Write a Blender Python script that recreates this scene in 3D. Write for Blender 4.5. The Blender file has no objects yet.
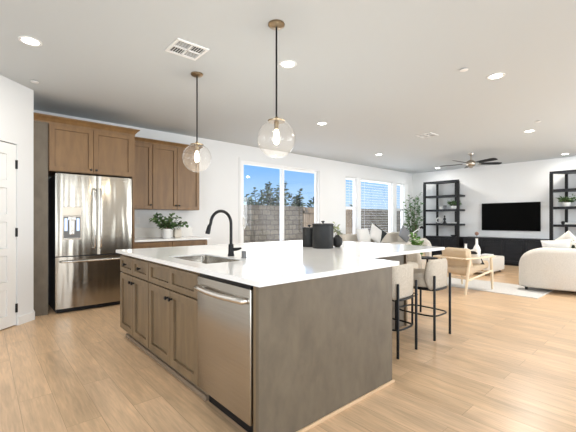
import bpy, bmesh, math, random
from mathutils import Vector, Matrix
S = bpy.context.scene
COL = S.collection
PI = math.pi
R = math.radians
random.seed(7)

# ------------------------------------------------------------------ camera, world, sun, big lights, exposure
cam_d = bpy.data.cameras.new('camera')
cam_d.sensor_width = 36.0
cam_d.lens = 36.0 * 350 / 576
cam_d.shift_y = 4 / 576
cam_d.clip_start = 0.05
cam = bpy.data.objects.new('camera', cam_d)
COL.objects.link(cam)
cam.location = (0, 0, 1.2)
cam.rotation_euler = (R(90), 0, R(-41.25))
S.camera = cam

S.view_settings.view_transform = 'Standard'
S.view_settings.look = 'None'
S.view_settings.exposure = 0.31
S.view_settings.gamma = 1.0

W = bpy.data.worlds.new('sky')
S.world = W
W.use_nodes = True
nt = W.node_tree
bg = nt.nodes['Background']
tc = nt.nodes.new('ShaderNodeTexCoord')
sx = nt.nodes.new('ShaderNodeSeparateXYZ')
cr = nt.nodes.new('ShaderNodeValToRGB')
nt.links.new(tc.outputs['Generated'], sx.inputs[0])
nt.links.new(sx.outputs['Z'], cr.inputs[0])
nt.links.new(cr.outputs[0], bg.inputs[0])
cr.color_ramp.elements[0].position = 0.0
cr.color_ramp.elements[0].color = (0.56, 0.72, 0.88, 1)
cr.color_ramp.elements[1].position = 0.5
cr.color_ramp.elements[1].color = (0.06, 0.22, 0.60, 1)
e = cr.color_ramp.elements.new(0.05); e.color = (0.42, 0.63, 0.88, 1)
e = cr.color_ramp.elements.new(0.16); e.color = (0.17, 0.43, 0.84, 1)
bg.inputs[1].default_value = 1.0

def area(name, loc, rot, sx_, sy_, power, color=(1, 1, 1)):
    d = bpy.data.lights.new(name, 'AREA')
    d.shape = 'RECTANGLE'; d.size = sx_; d.size_y = sy_
    d.energy = power; d.color = color
    o = bpy.data.objects.new(name, d)
    COL.objects.link(o)
    o.location = loc; o.rotation_euler = rot
    return o

sun_d = bpy.data.lights.new('sun', 'SUN')
sun_d.energy = 2.3; sun_d.angle = R(1.0); sun_d.color = (1.0, 0.95, 0.88)
sun = bpy.data.objects.new('sun', sun_d)
COL.objects.link(sun)
sun.rotation_euler = (R(42), 0, R(18))

# added fill lamps outside made-up openings in the walls behind the camera
area('fill_rear', (.5, -2.95, 1.35), (R(90), 0, 0), 2.3, 2.1, 82, (0.94, 0.985, 1.0))
area('fill_rear_slim', (2.75, -2.95, 1.35), (R(90), 0, 0), .4, 2.1, 14, (0.94, 0.985, 1.0))  # added slim lamp, for a bright streak on the fridge doors
area('fill_rear_living', (7.9, -2.95, 1.35), (R(90), 0, 0), 5.2, 2.1, 225, (0.94, 0.985, 1.0))
area('fill_side', (-2.95, -0.3, 1.35), (R(90), 0, R(-90)), 3.2, 2.1, 82, (0.94, 0.985, 1.0))
# daylight entering by the garden windows
area('daylight_sliding_door', (5.23, 6.5, 1.25), (R(-90), 0, 0), 2.1, 2.2, 30, (0.95, 0.98, 1.0))
area('daylight_living_window', (9.0, 6.5, 1.5), (R(-90), 0, 0), 3.0, 1.6, 60, (0.95, 0.98, 1.0))
DOWNLIGHT_W = 13

# ------------------------------------------------------------------ materials
def M(name, col, rough=0.5, metal=0.0, noise=None, bump=None, emit=None, spec=None, coat=None):
    """noise=(scale xyz, second colour, contrast low, contrast high, detail); bump=(scale, strength)"""
    m = bpy.data.materials.new(name)
    m.use_nodes = True
    n = m.node_tree; p = n.nodes['Principled BSDF']
    p.inputs['Base Color'].default_value = (*col, 1)
    p.inputs['Roughness'].default_value = rough
    p.inputs['Metallic'].default_value = metal
    if spec is not None: p.inputs['Specular IOR Level'].default_value = spec
    if coat: p.inputs['Coat Weight'].default_value = coat; p.inputs['Coat Roughness'].default_value = 0.08
    t = n.nodes.new('ShaderNodeTexCoord')
    if noise:
        sc, c2, lo, hi, det = noise
        mp = n.nodes.new('ShaderNodeMapping'); mp.inputs['Scale'].default_value = sc
        nz = n.nodes.new('ShaderNodeTexNoise'); nz.inputs['Scale'].default_value = 1.0
        nz.inputs['Detail'].default_value = det; nz.inputs['Roughness'].default_value = 0.6
        nz.inputs['Distortion'].default_value = 0.3
        rp = n.nodes.new('ShaderNodeValToRGB')
        rp.color_ramp.elements[0].position = lo; rp.color_ramp.elements[0].color = (*col, 1)
        rp.color_ramp.elements[1].position = hi; rp.color_ramp.elements[1].color = (*c2, 1)
        n.links.new(t.outputs['Object'], mp.inputs[0]); n.links.new(mp.outputs[0], nz.inputs['Vector'])
        n.links.new(nz.outputs['Fac'], rp.inputs[0]); n.links.new(rp.outputs[0], p.inputs['Base Color'])
    if bump:
        nb = n.nodes.new('ShaderNodeTexNoise'); nb.inputs['Scale'].default_value = bump[0]
        nb.inputs['Detail'].default_value = 2
        bp = n.nodes.new('ShaderNodeBump'); bp.inputs['Strength'].default_value = bump[1]
        bp.inputs['Distance'].default_value = 0.01
        n.links.new(t.outputs['Object'], nb.inputs['Vector'])
        n.links.new(nb.outputs['Fac'], bp.inputs['Height']); n.links.new(bp.outputs[0], p.inputs['Normal'])
    if emit:
        p.inputs['Emission Color'].default_value = (*emit[0], 1)
        p.inputs['Emission Strength'].default_value = emit[1]
    return m

def srgb(r, g, b):
    f = lambda v: (v / 255 / 12.92) if v / 255 <= 0.04045 else ((v / 255 + 0.055) / 1.055) ** 2.4
    return (f(r), f(g), f(b))

def thin_glass(name, tint=(1, 1, 1), seeded=False):
    m = bpy.data.materials.new(name); m.use_nodes = True
    n = m.node_tree; n.nodes.clear()
    out = n.nodes.new('ShaderNodeOutputMaterial')
    tr = n.nodes.new('ShaderNodeBsdfTransparent'); tr.inputs[0].default_value = (*tint, 1)
    gl = n.nodes.new('ShaderNodeBsdfGlossy'); gl.inputs['Roughness'].default_value = 0.02
    mx = n.nodes.new('ShaderNodeMixShader')
    fr = n.nodes.new('ShaderNodeFresnel')
    ge = n.nodes.new('ShaderNodeNewGeometry'); io = n.nodes.new('ShaderNodeMapRange')   # the same reflectance on either face of the sheet
    io.inputs['To Min'].default_value = 1.42; io.inputs['To Max'].default_value = 1 / 1.42
    n.links.new(ge.outputs['Backfacing'], io.inputs['Value']); n.links.new(io.outputs[0], fr.inputs[0])
    n.links.new(fr.outputs[0], mx.inputs[0])
    body = tr
    if seeded:      # tiny bubbles in the glass scatter a little light
        df = n.nodes.new('ShaderNodeBsdfTranslucent'); d2 = n.nodes.new('ShaderNodeBsdfDiffuse')
        ad = n.nodes.new('ShaderNodeMixShader'); ad.inputs[0].default_value = .5
        n.links.new(df.outputs[0], ad.inputs[1]); n.links.new(d2.outputs[0], ad.inputs[2])
        body = n.nodes.new('ShaderNodeMixShader'); body.inputs[0].default_value = .035
        n.links.new(tr.outputs[0], body.inputs[1]); n.links.new(ad.outputs[0], body.inputs[2])
    n.links.new(body.outputs[0], mx.inputs[1]); n.links.new(gl.outputs[0], mx.inputs[2])
    n.links.new(mx.outputs[0], out.inputs[0])
    if seeded:
        t = n.nodes.new('ShaderNodeTexCoord')
        v = n.nodes.new('ShaderNodeTexVoronoi'); v.inputs['Scale'].default_value = 60
        bp = n.nodes.new('ShaderNodeBump'); bp.inputs['Strength'].default_value = 0.25; bp.inputs['Distance'].default_value = 0.004
        n.links.new(t.outputs['Object'], v.inputs['Vector']); n.links.new(v.outputs['Distance'], bp.inputs['Height'])
        n.links.new(bp.outputs[0], gl.inputs['Normal']); n.links.new(bp.outputs[0], fr.inputs['Normal'])
    return m

def brick_mat(name, c1, c2, mortar, bw, bh, ms, axes, grain=None, rough=0.6, bias=0.0, off=0.5, grain_amt=0.35, spec=0.5, bump=0.0):
    """axes: which object coordinate runs along a brick and which across it, e.g. 'YX' or 'XZ'"""
    m = bpy.data.materials.new(name); m.use_nodes = True
    n = m.node_tree; p = n.nodes['Principled BSDF']
    p.inputs['Roughness'].default_value = rough
    p.inputs['Specular IOR Level'].default_value = spec
    t = n.nodes.new('ShaderNodeTexCoord')
    s = n.nodes.new('ShaderNodeSeparateXYZ'); c = n.nodes.new('ShaderNodeCombineXYZ')
    n.links.new(t.outputs['Object'], s.inputs[0])
    n.links.new(s.outputs[axes[0]], c.inputs[0]); n.links.new(s.outputs[axes[1]], c.inputs[1])
    b = n.nodes.new('ShaderNodeTexBrick')
    b.inputs['Scale'].default_value = 1.0
    b.inputs['Color1'].default_value = (*c1, 1); b.inputs['Color2'].default_value = (*c2, 1)
    b.inputs['Mortar'].default_value = (*mortar, 1)
    b.inputs['Mortar Size'].default_value = ms; b.inputs['Mortar Smooth'].default_value = 0.1
    b.inputs['Bias'].default_value = bias
    b.inputs['Brick Width'].default_value = bw; b.inputs['Row Height'].default_value = bh
    b.offset = off
    n.links.new(c.outputs[0], b.inputs['Vector'])
    last = b.outputs['Color']
    if grain:
        for (sc, det, amt, lo, hi) in grain:
            mp = n.nodes.new('ShaderNodeMapping'); mp.inputs['Scale'].default_value = sc
            # shift the grain from board to board so that it breaks at the seams
            ad = n.nodes.new('ShaderNodeVectorMath'); ad.operation = 'MULTIPLY_ADD'
            ad.inputs[1].default_value = (37, 91, 0)
            n.links.new(b.outputs['Color'], ad.inputs[0]); n.links.new(c.outputs[0], ad.inputs[2])
            n.links.new(ad.outputs[0], mp.inputs[0])
            nz = n.nodes.new('ShaderNodeTexNoise'); nz.inputs['Scale'].default_value = 1; nz.inputs['Detail'].default_value = det
            nz.inputs['Distortion'].default_value = 0.6
            n.links.new(mp.outputs[0], nz.inputs['Vector'])
            rp = n.nodes.new('ShaderNodeMapRange')
            rp.inputs['From Min'].default_value = lo; rp.inputs['From Max'].default_value = hi
            rp.inputs['To Min'].default_value = 1 - amt; rp.inputs['To Max'].default_value = 1 + amt * 0.5
            n.links.new(nz.outputs['Fac'], rp.inputs['Value'])
            mu = n.nodes.new('ShaderNodeVectorMath'); mu.operation = 'SCALE'
            n.links.new(last, mu.inputs[0]); n.links.new(rp.outputs[0], mu.inputs['Scale'])
            last = mu.outputs[0]
    n.links.new(last, p.inputs['Base Color'])
    if bump:
        bp = n.nodes.new('ShaderNodeBump'); bp.inputs['Strength'].default_value = bump; bp.inputs['Distance'].default_value = 0.01
        bp.invert = True
        n.links.new(b.outputs['Fac'], bp.inputs['Height']); n.links.new(bp.outputs[0], p.inputs['Normal'])
    return m

MAT = {}
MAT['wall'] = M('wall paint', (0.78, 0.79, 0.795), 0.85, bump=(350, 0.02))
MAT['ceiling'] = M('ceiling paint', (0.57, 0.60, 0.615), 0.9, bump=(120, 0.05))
MAT['trim'] = M('white trim', (0.84, 0.84, 0.83), 0.45)
MAT['vinyl'] = M('white vinyl', (0.86, 0.87, 0.88), 0.35)
MAT['floor'] = brick_mat('oak plank', (0.76, 0.525, 0.325), (0.665, 0.45, 0.265), (0.46, 0.30, 0.175), 1.45, 0.185, 0.0016, 'YX',
                         grain=[((1.3, 9, 1), 5, 0.17, 0.3, 0.7), ((5, 60, 1), 3, 0.16, 0.3, 0.7), ((0.8, 1.6, 1), 2, 0.10, 0.3, 0.7)],
                         rough=0.32, off=0.37, spec=0.45)
wood_n = ((14, 14, 2.2), srgb(110, 81, 49), 0.35, 0.7, 4)
MAT['cab'] = M('stained maple', srgb(129, 98, 61), 0.42, noise=wood_n)
MAT['cab_island'] = M('island stained maple', srgb(124, 104, 78), 0.42, noise=((14, 14, 2.2), srgb(106, 88, 65), 0.35, 0.7, 4))
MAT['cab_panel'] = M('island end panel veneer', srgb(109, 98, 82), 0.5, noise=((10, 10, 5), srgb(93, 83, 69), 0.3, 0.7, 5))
MAT['shoe'] = M('light oak moulding', srgb(214, 182, 146), 0.45, noise=((3, 3, 40), srgb(196, 164, 128), 0.3, 0.7, 3))
MAT['toe'] = M('toe board', srgb(138, 120, 100), 0.5)
MAT['quartz'] = M('white quartz', (0.86, 0.86, 0.85), 0.09, noise=((6, 6, 6), (0.83, 0.83, 0.82), 0.4, 0.7, 3))
MAT['steel'] = M('brushed steel', (0.46, 0.43, 0.385), 0.26, 1.0, noise=((1.2, 1.2, 220), (0.41, 0.38, 0.335), 0.3, 0.7, 2))
def wavy(m, scale, strength):
    n = m.node_tree; p = n.nodes['Principled BSDF']
    t = n.nodes.new('ShaderNodeTexCoord'); mp = n.nodes.new('ShaderNodeMapping'); mp.inputs['Scale'].default_value = scale
    nz = n.nodes.new('ShaderNodeTexNoise'); nz.inputs['Scale'].default_value = 1; nz.inputs['Detail'].default_value = 1
    bp = n.nodes.new('ShaderNodeBump'); bp.inputs['Strength'].default_value = strength; bp.inputs['Distance'].default_value = 0.01
    n.links.new(t.outputs['Object'], mp.inputs[0]); n.links.new(mp.outputs[0], nz.inputs['Vector'])
    n.links.new(nz.outputs['Fac'], bp.inputs['Height']); n.links.new(bp.outputs[0], p.inputs['Normal'])
MAT['steel_wavy'] = M('brushed steel sheet', (0.40, 0.37, 0.32), 0.2, 1.0, noise=((1.2, 1.2, 220), (0.35, 0.32, 0.275), 0.3, 0.7, 2))
wavy(MAT['steel_wavy'], (9, 9, 1.1), 0.9)
MAT['steel_bright'] = M('polished steel', (0.72, 0.70, 0.67), 0.14, 1.0)
MAT['steel_dark'] = M('dark grey steel', (0.06, 0.06, 0.062), 0.4, 0.3)
MAT['black'] = M('matte black', (0.006, 0.006, 0.007), 0.45, spec=0.25)
MAT['black_metal'] = M('black metal', (0.007, 0.007, 0.008), 0.4, 0.0, spec=0.3)
MAT['black_ceramic'] = M('black stoneware', (0.012, 0.013, 0.014), 0.5, noise=((9, 9, 9), (0.020, 0.021, 0.022), 0.4, 0.7, 3), spec=0.35)
MAT['black_wood'] = M('black oak', (0.010, 0.011, 0.014), 0.45, noise=((4, 30, 30), (0.020, 0.022, 0.027), 0.3, 0.7, 3), spec=0.3)
MAT['brass'] = M('aged brass', (0.33, 0.25, 0.16), 0.28, 1.0)
MAT['nickel'] = M('brushed nickel', (0.45, 0.40, 0.34), 0.3, 1.0)
MAT['screen'] = M('tv screen', (0.003, 0.003, 0.003), 0.3, spec=0.04)
MAT['boucle'] = M('cream boucle', (0.72, 0.68, 0.62), 0.95, noise=((90, 90, 90), (0.63, 0.59, 0.53), 0.35, 0.65, 2), bump=(220, 0.5), spec=0.1)
MAT['boucle_stool'] = M('oat boucle', (0.62, 0.56, 0.48), 0.95, noise=((110, 110, 110), (0.50, 0.44, 0.36), 0.35, 0.65, 2), bump=(260, 0.5), spec=0.1)
MAT['linen'] = M('pale linen', (0.70, 0.69, 0.67), 0.9, bump=(300, 0.3), spec=0.1)
MAT['linen_grey'] = M('light grey linen', (0.24, 0.245, 0.255), 0.9, bump=(300, 0.3), spec=0.1)
MAT['dark_linen'] = M('charcoal linen', (0.035, 0.04, 0.042), 0.9, bump=(300, 0.3), spec=0.1)
MAT['sofa_beige'] = M('beige upholstery', (0.58, 0.53, 0.46), 0.9, bump=(250, 0.3), spec=0.1)
MAT['patterned'] = M('leaf print linen', (0.72, 0.68, 0.60), 0.9, noise=((16, 16, 16), (0.03, 0.04, 0.025), 0.52, 0.56, 2), spec=0.1)
MAT['striped'] = M('white linen with dark brush marks', (0.76, 0.74, 0.70), 0.9, noise=((3, 24, 6), (0.04, 0.04, 0.04), 0.56, 0.60, 1), spec=0.1)
MAT['leather'] = M('camel leather', (0.60, 0.47, 0.32), 0.55, noise=((7, 7, 7), (0.53, 0.40, 0.265), 0.3, 0.7, 3))
MAT['pale_wood'] = M('pale ash', (0.76, 0.63, 0.46), 0.45, noise=((30, 30, 3), (0.68, 0.54, 0.37), 0.3, 0.7, 3))
MAT['rug'] = M('ivory rug', (0.70, 0.68, 0.65), 1.0, noise=((40, 40, 40), (0.60, 0.58, 0.55), 0.3, 0.7, 3), bump=(160, 0.6), spec=0.05)
MAT['white_ceramic'] = M('white ceramic', (0.82, 0.81, 0.79), 0.4)
MAT['beige_ceramic'] = M('beige ceramic', (0.70, 0.63, 0.54), 0.5)
MAT['leaf'] = M('green leaf', (0.055, 0.12, 0.035), 0.5, noise=((8, 8, 8), (0.12, 0.20, 0.075), 0.4, 0.65, 2))
MAT['leaf_bright'] = M('bright green leaf', (0.07, 0.20, 0.03), 0.5, noise=((8, 8, 8), (0.15, 0.30, 0.06), 0.4, 0.65, 2))
MAT['leaf_grey'] = M('sage leaf', (0.07, 0.15, 0.055), 0.5, noise=((8, 8, 8), (0.16, 0.25, 0.12), 0.4, 0.65, 2))
MAT['leaf_pale'] = M('pale leaf', (0.30, 0.33, 0.17), 0.5)
MAT['leaf_out'] = M('shrub leaf', (0.12, 0.165, 0.085), 0.7, noise=((2, 2, 2), (0.22, 0.26, 0.15), 0.4, 0.65, 2))
MAT['stem'] = M('brown stem', (0.10, 0.065, 0.04), 0.7)
MAT['block'] = brick_mat('grey block', srgb(150, 138, 118), srgb(124, 112, 96), srgb(84, 76, 66), 0.40, 0.20, 0.011, 'XZ',
                         grain=[((9, 9, 1), 3, 0.25, 0.3, 0.7)], rough=0.9, bump=0.4)
MAT['fence_wood'] = brick_mat('weathered cedar', srgb(196, 172, 142), srgb(178, 154, 126), srgb(92, 76, 62), 3.0, 0.14, 0.006, 'ZX',
                              grain=[((2, 20, 1), 3, 0.25, 0.3, 0.7)], rough=0.85)
MAT['concrete'] = M('patio concrete', (0.52, 0.50, 0.47), 0.9, noise=((3, 3, 3), (0.45, 0.43, 0.40), 0.3, 0.7, 4))
MAT['glass'] = thin_glass('clear glass')
MAT['globe'] = thin_glass('seeded globe glass', (0.97, 0.97, 0.97), True)
MAT['lamp'] = M('lit lamp lens', (1, 1, 1), 0.5, emit=((1.0, 0.97, 0.92), 9))
MAT['filament'] = M('lit filament bulb', (1, 1, 1), 0.5, emit=((1.0, 0.84, 0.58), 14))
MAT['bulb'] = M('lit warm bulb', (1, .95, .85), 0.4, emit=((1.0, 0.86, 0.62), 2.2))
MAT['panel_glow'] = M('lit dispenser lamp', (0.5, 0.6, 0.8), 0.5, emit=((0.55, 0.72, 1.0), .9))
MAT['backsplash'] = M('quartz backsplash', (0.72, 0.69, 0.64), 0.25)
MAT['slate'] = M('slate grey plastic', (0.16, 0.16, 0.16), 0.5)
MAT['dried'] = M('dried flower head', (0.22, 0.13, 0.10), 0.9, bump=(90, 1.0))
MAT['blind'] = M('white blind slat', (0.86, 0.87, 0.88), 0.5)

# ------------------------------------------------------------------ mesh helpers
def BM(): return bmesh.new()

def box(bm, x0, x1, y0, y1, z0, z1, bev=0.0, seg=2):
    vs = [bm.verts.new((x, y, z)) for z in (z0, z1) for y in (y0, y1) for x in (x0, x1)]
    fs = []
    for q in ((0, 2, 3, 1), (4, 5, 7, 6), (0, 1, 5, 4), (2, 6, 7, 3), (0, 4, 6, 2), (1, 3, 7, 5)):
        fs.append(bm.faces.new([vs[i] for i in q]))
    if bev > 0:
        es = list({e for f in fs for e in f.edges})
        bmesh.ops.bevel(bm, geom=es, offset=bev, segments=seg, affect='EDGES', profile=0.5)
    return bm

def prism(bm, pts, z0, z1):
    a = [bm.verts.new((x, y, z0)) for x, y in pts]; b = [bm.verts.new((x, y, z1)) for x, y in pts]
    bm.faces.new(a[::-1]); bm.faces.new(b)
    n = len(pts)
    for i in range(n):
        bm.faces.new((a[i], a[(i + 1) % n], b[(i + 1) % n], b[i]))
    return bm

def lathe(bm, prof, c=(0, 0, 0), n=32, caps=True):
    """prof: list of (radius, z)"""
    rings = []
    for r, z in prof:
        if r < 1e-6:
            rings.append([bm.verts.new((c[0], c[1], c[2] + z))])
        else:
            rings.append([bm.verts.new((c[0] + r * math.cos(2 * PI * i / n), c[1] + r * math.sin(2 * PI * i / n), c[2] + z)) for i in range(n)])
    for a, b in zip(rings, rings[1:]):
        for i in range(n):
            j = (i + 1) % n
            if len(a) == 1 and len(b) == 1: continue
            if len(a) == 1: bm.faces.new((a[0], b[j], b[i]))
            elif len(b) == 1: bm.faces.new((a[i], a[j], b[0]))
            else: bm.faces.new((a[i], a[j], b[j], b[i]))
    if caps:
        if len(rings[0]) > 1: bm.faces.new(rings[0][::-1])
        if len(rings[-1]) > 1: bm.faces.new(rings[-1])
    return bm

def tube(bm, pts, rad, n=10, closed=False):
    """rad: number or list"""
    pts = [Vector(p) for p in pts]
    k = len(pts)
    rads = rad if isinstance(rad, (list, tuple)) else [rad] * k
    rings = []
    up = None
    for i, p in enumerate(pts):
        if closed: d = (pts[(i + 1) % k] - pts[i - 1])
        elif i == 0: d = pts[1] - p
        elif i == k - 1: d = p - pts[-2]
        else: d = pts[i + 1] - pts[i - 1]
        d.normalize()
        if up is None:
            up = Vector((0, 0, 1)) if abs(d.z) < 0.9 else Vector((1, 0, 0))
        u = (up - d * up.dot(d))
        if u.length < 1e-4: u = d.orthogonal()
        u.normalize(); v = d.cross(u); up = u
        rings.append([bm.verts.new(p + (u * math.cos(2 * PI * j / n) + v * math.sin(2 * PI * j / n)) * rads[i]) for j in range(n)])
    seq = list(zip(rings, rings[1:]))
    if closed: seq.append((rings[-1], rings[0]))
    for a, b in seq:
        for j in range(n):
            bm.faces.new((a[j], a[(j + 1) % n], b[(j + 1) % n], b[j]))
    if not closed:
        bm.faces.new(rings[0][::-1]); bm.faces.new(rings[-1])
    return bm

def slab_cells(bm, xs, ys, keep, z0, z1):
    """flat slab made of grid cells, one closed solid; keep(i,j) says which cells are filled"""
    V = {}
    def v(i, j, z):
        k = (i, j, z)
        if k not in V: V[k] = bm.verts.new((xs[i], ys[j], z))
        return V[k]
    nx, ny = len(xs) - 1, len(ys) - 1
    K = lambda i, j: 0 <= i < nx and 0 <= j < ny and keep(i, j)
    for i in range(nx):
        for j in range(ny):
            if not K(i, j): continue
            bm.faces.new((v(i, j, z1), v(i + 1, j, z1), v(i + 1, j + 1, z1), v(i, j + 1, z1)))
            bm.faces.new((v(i, j, z0), v(i, j + 1, z0), v(i + 1, j + 1, z0), v(i + 1, j, z0)))
            for (di, dj, a, b) in ((-1, 0, (i, j + 1), (i, j)), (1, 0, (i + 1, j), (i + 1, j + 1)), (0, -1, (i, j), (i + 1, j)), (0, 1, (i + 1, j + 1), (i, j + 1))):
                if not K(i + di, j + dj):
                    bm.faces.new((v(*a, z0), v(*b, z0), v(*b, z1), v(*a, z1)))
    return bm

def obj(name, bm, mat, parent=None, smooth=None, loc=None):
    bmesh.ops.recalc_face_normals(bm, faces=bm.faces)
    me = bpy.data.meshes.new(name)
    bm.to_mesh(me); bm.free()
    me.materials.append(MAT[mat] if isinstance(mat, str) else mat)
    if smooth is not None:
        me.polygons.foreach_set('use_smooth', [True] * len(me.polygons))
        if smooth < 179:
            me.set_sharp_from_angle(angle=R(smooth))
    o = bpy.data.objects.new(name, me)
    COL.objects.link(o)
    if parent: o.parent = parent
    if loc: o.location = loc
    return o

def tag(o, label, cat, group=None):
    o['label'] = label; o['category'] = cat
    if group: o['group'] = group
    return o

def thing(name, label, cat, loc=(0, 0, 0), rz=0, group=None):
    o = bpy.data.objects.new(name, None)
    COL.objects.link(o)
    o.empty_display_size = 0.1
    o.location = loc; o.rotation_euler = (0, 0, rz)
    return tag(o, label, cat, group)

def struct(o, label=None, cat=None):
    o['kind'] = 'structure'
    if label: o['label'] = label
    if cat: o['category'] = cat
    return o

def sempty(name, label, cat, loc=(0, 0, 0), rz=0):
    o = thing(name, label, cat, loc, rz); o['kind'] = 'structure'; return o

def dup(root, loc, rz, label, group=None):
    r = root.copy(); COL.objects.link(r)
    r.location = loc; r.rotation_euler = (0, 0, rz); r['label'] = label
    if group: r['group'] = group
    for ch in list(root.children):
        c = ch.copy(); COL.objects.link(c); c.parent = r
        for g in list(ch.children):
            d = g.copy(); COL.objects.link(d); d.parent = c
    return r

# ------------------------------------------------------------------ the room shell
CE = 2.762
WX, WY = 10.95, 6.1          # television wall, garden wall
RX, RY = -2.6, -2.6          # the walls behind the camera
bm = BM(); prism(bm, [(RX - .15, RY - .15), (WX + .15, RY - .15), (WX + .15, WY + .15), (RX - .15, WY + .15)], -0.08, 0.0)
struct(obj('floor', bm, 'floor'), 'light oak plank floor running through kitchen and living room', 'floor')
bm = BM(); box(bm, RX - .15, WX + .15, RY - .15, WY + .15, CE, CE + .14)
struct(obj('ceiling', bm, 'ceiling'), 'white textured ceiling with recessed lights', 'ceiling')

SL = (4.05, 6.40, 0.0, 2.445)     # sliding door opening x0 x1 z0 z1
WN = (7.43, 10.62, 0.66, 2.38)     # living room window opening
bm = BM()
T = 0.14
box(bm, 0.38, SL[0], WY, WY + T, 0, CE)
box(bm, SL[0], SL[1], WY, WY + T, SL[3], CE)
box(bm, SL[1], WN[0], WY, WY + T, 0, CE)
box(bm, WN[0], WN[1], WY, WY + T, 0, WN[2])
box(bm, WN[0], WN[1], WY, WY + T, WN[3], CE)
box(bm, WN[1], WX, WY, WY + T, 0, CE)
struct(obj('wall_back', bm, 'wall'), 'white wall with the sliding door and the living room windows', 'wall')
bm = BM(); box(bm, WX, WX + T, RY, WY + T, 0, CE)
struct(obj('wall_right', bm, 'wall'), 'white wall behind the television', 'wall')
# pantry corner: short return beside the tall panel and the diagonal wall with the door
PC = Vector((0.475, 5.19, 0))
dg = Vector((-1, -1, 0)).normalized(); nrm = Vector((-1, 1, 0)).normalized()
DOOR_S0, DOOR_S1, DOOR_H = 0.232, 1.05, 2.06
def dp(s, d): p = PC + dg * s + nrm * d; return (p.x, p.y)
LEN = 4.2
bm = BM()
box(bm, 0.355, 0.475, 5.19, WY, 0, CE)
prism(bm, [dp(0, 0), dp(DOOR_S0, 0), dp(DOOR_S0, .12), (0.355, 5.19)], 0, CE)
prism(bm, [dp(DOOR_S1, 0), dp(LEN, 0), dp(LEN, .12), dp(DOOR_S1, .12)], 0, CE)
prism(bm, [dp(DOOR_S0, 0), dp(DOOR_S1, 0), dp(DOOR_S1, .12), dp(DOOR_S0, .12)], DOOR_H, CE)
struct(obj('wall_left', bm, 'wall'), 'white angled wall holding the panelled pantry door', 'wall')
# walls behind the camera, with openings added for the fill lamps
bm = BM()
box(bm, RX - T, RX, RY, -2.0, 0, CE); box(bm, RX - T, RX, 1.4, 2.25, 0, CE)
box(bm, RX - T, RX, -2.0, 1.4, 0, .25); box(bm, RX - T, RX, -2.0, 1.4, 2.45, CE)
struct(obj('wall_side', bm, 'wall'), 'white wall behind the camera with an added fill light opening', 'wall')
bm = BM()
for a, b in ((RX - T, -0.7), (1.7, 2.55), (2.95, 5.25), (10.5, WX + T)): box(bm, a, b, RY - T, RY, 0, CE)
for a, b in ((-0.7, 1.7), (2.55, 2.95), (5.25, 10.5)): box(bm, a, b, RY - T, RY, 0, .25); box(bm, a, b, RY - T, RY, 2.45, CE)
struct(obj('wall_front', bm, 'wall'), 'white wall behind the camera with added fill light openings', 'wall')

# baseboards
def baseboard(name, pts, label):
    """pts along the wall foot, wall on the left-hand side given by normal offsets"""
    bm = BM(); prism(bm, pts, 0, 0.095)
    struct(obj(name, bm, 'trim'), label, 'baseboard')
baseboard('baseboard_left', [dp(0, 0.0), dp(DOOR_S0, 0.0), dp(DOOR_S0, -.014), (0.489, 5.184), (0.489, 5.33), (0.475, 5.33)], 'white baseboard under the pantry corner wall')
baseboard('baseboard_back', [(SL[1] + .1, WY), (WX, WY), (WX, WY - .014), (SL[1] + .1, WY - .014)], 'white baseboard below the living room windows')
baseboard('baseboard_right', [(WX, RY), (WX, WY - .014), (WX - .014, WY - .014), (WX - .014, RY)], 'white baseboard along the television wall')

# pantry door (5 panels)
def frame_panel(bm, x0, x1, z0, z1, y, stile, depth, panels, th=0.02, rail=None):
    """shaker style leaf: front face at y (facing -y), recessed panels; panels = list of (u0,u1,w0,w1) in absolute coords"""
    xs = sorted({x0, x1, *[p[0] for p in panels], *[p[1] for p in panels]})
    zs = sorted({z0, z1, *[p[2] for p in panels], *[p[3] for p in panels]})
    inp = lambda cx, cz: any(p[0] < cx < p[1] and p[2] < cz < p[3] for p in panels)
    for i in range(len(xs) - 1):
        for j in range(len(zs) - 1):
            cx, cz = (xs[i] + xs[i + 1]) / 2, (zs[j] + zs[j + 1]) / 2
            if not inp(cx, cz):
                box(bm, xs[i], xs[i + 1], y, y + th, zs[j], zs[j + 1])
    for p in panels:
        gr = min(.005, depth * .4)   # narrow groove round the panel
        box(bm, p[0] + gr, p[1] - gr, y + depth, y + th, p[2] + gr, p[3] - gr)
        box(bm, p[0], p[1], y + th, y + th + .001, p[2], p[3])
    return bm

dw = DOOR_S1 - DOOR_S0
DL = PC + dg * DOOR_S1
door = sempty('door_1', 'white five panel pantry door with black hinges', 'door', (DL.x, DL.y, 0), R(45))
bm = BM()
g = 0.006
pz = [(0.14 + k * 0.375, 0.14 + k * 0.375 + 0.29) for k in range(5)]
frame_panel(bm, g, dw - g, 0.012, DOOR_H - g - .004, 0.012, 0.1, 0.010, [(0.12, dw - 0.12, a, b) for a, b in pz], th=0.035)
obj('door_leaf', bm, 'trim', door)
for z in (0.20, 1.06, 1.83):
    bm = BM(); box(bm, dw - .016, dw + .004, -0.004, 0.018, z - .05, z + .05, .003)
    o = obj('hinge', bm, 'black_metal', door); o['label'] = 'black hinge'
bm = BM(); lathe(bm, [(0.0, 0), (.028, 0), (.028, .008), (.012, .012), (.012, .04), (.027, .05), (.027, .066), (0, .07)], n=20)
bm.transform(Matrix.Translation((0.07, 0.012, 0.95)) @ Matrix.Rotation(R(90), 4, 'X'))
o = obj('handle', bm, 'black_metal', door, 30); o['label'] = 'black knob'
bm = BM()   # black sheet put in for the shade behind the door gap
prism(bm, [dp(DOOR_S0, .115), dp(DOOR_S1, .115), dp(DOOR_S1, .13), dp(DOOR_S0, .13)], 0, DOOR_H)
struct(obj('pantry_dark_sheet', bm, 'black'), 'black sheet standing in for the dark behind the pantry door', 'trim')

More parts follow.
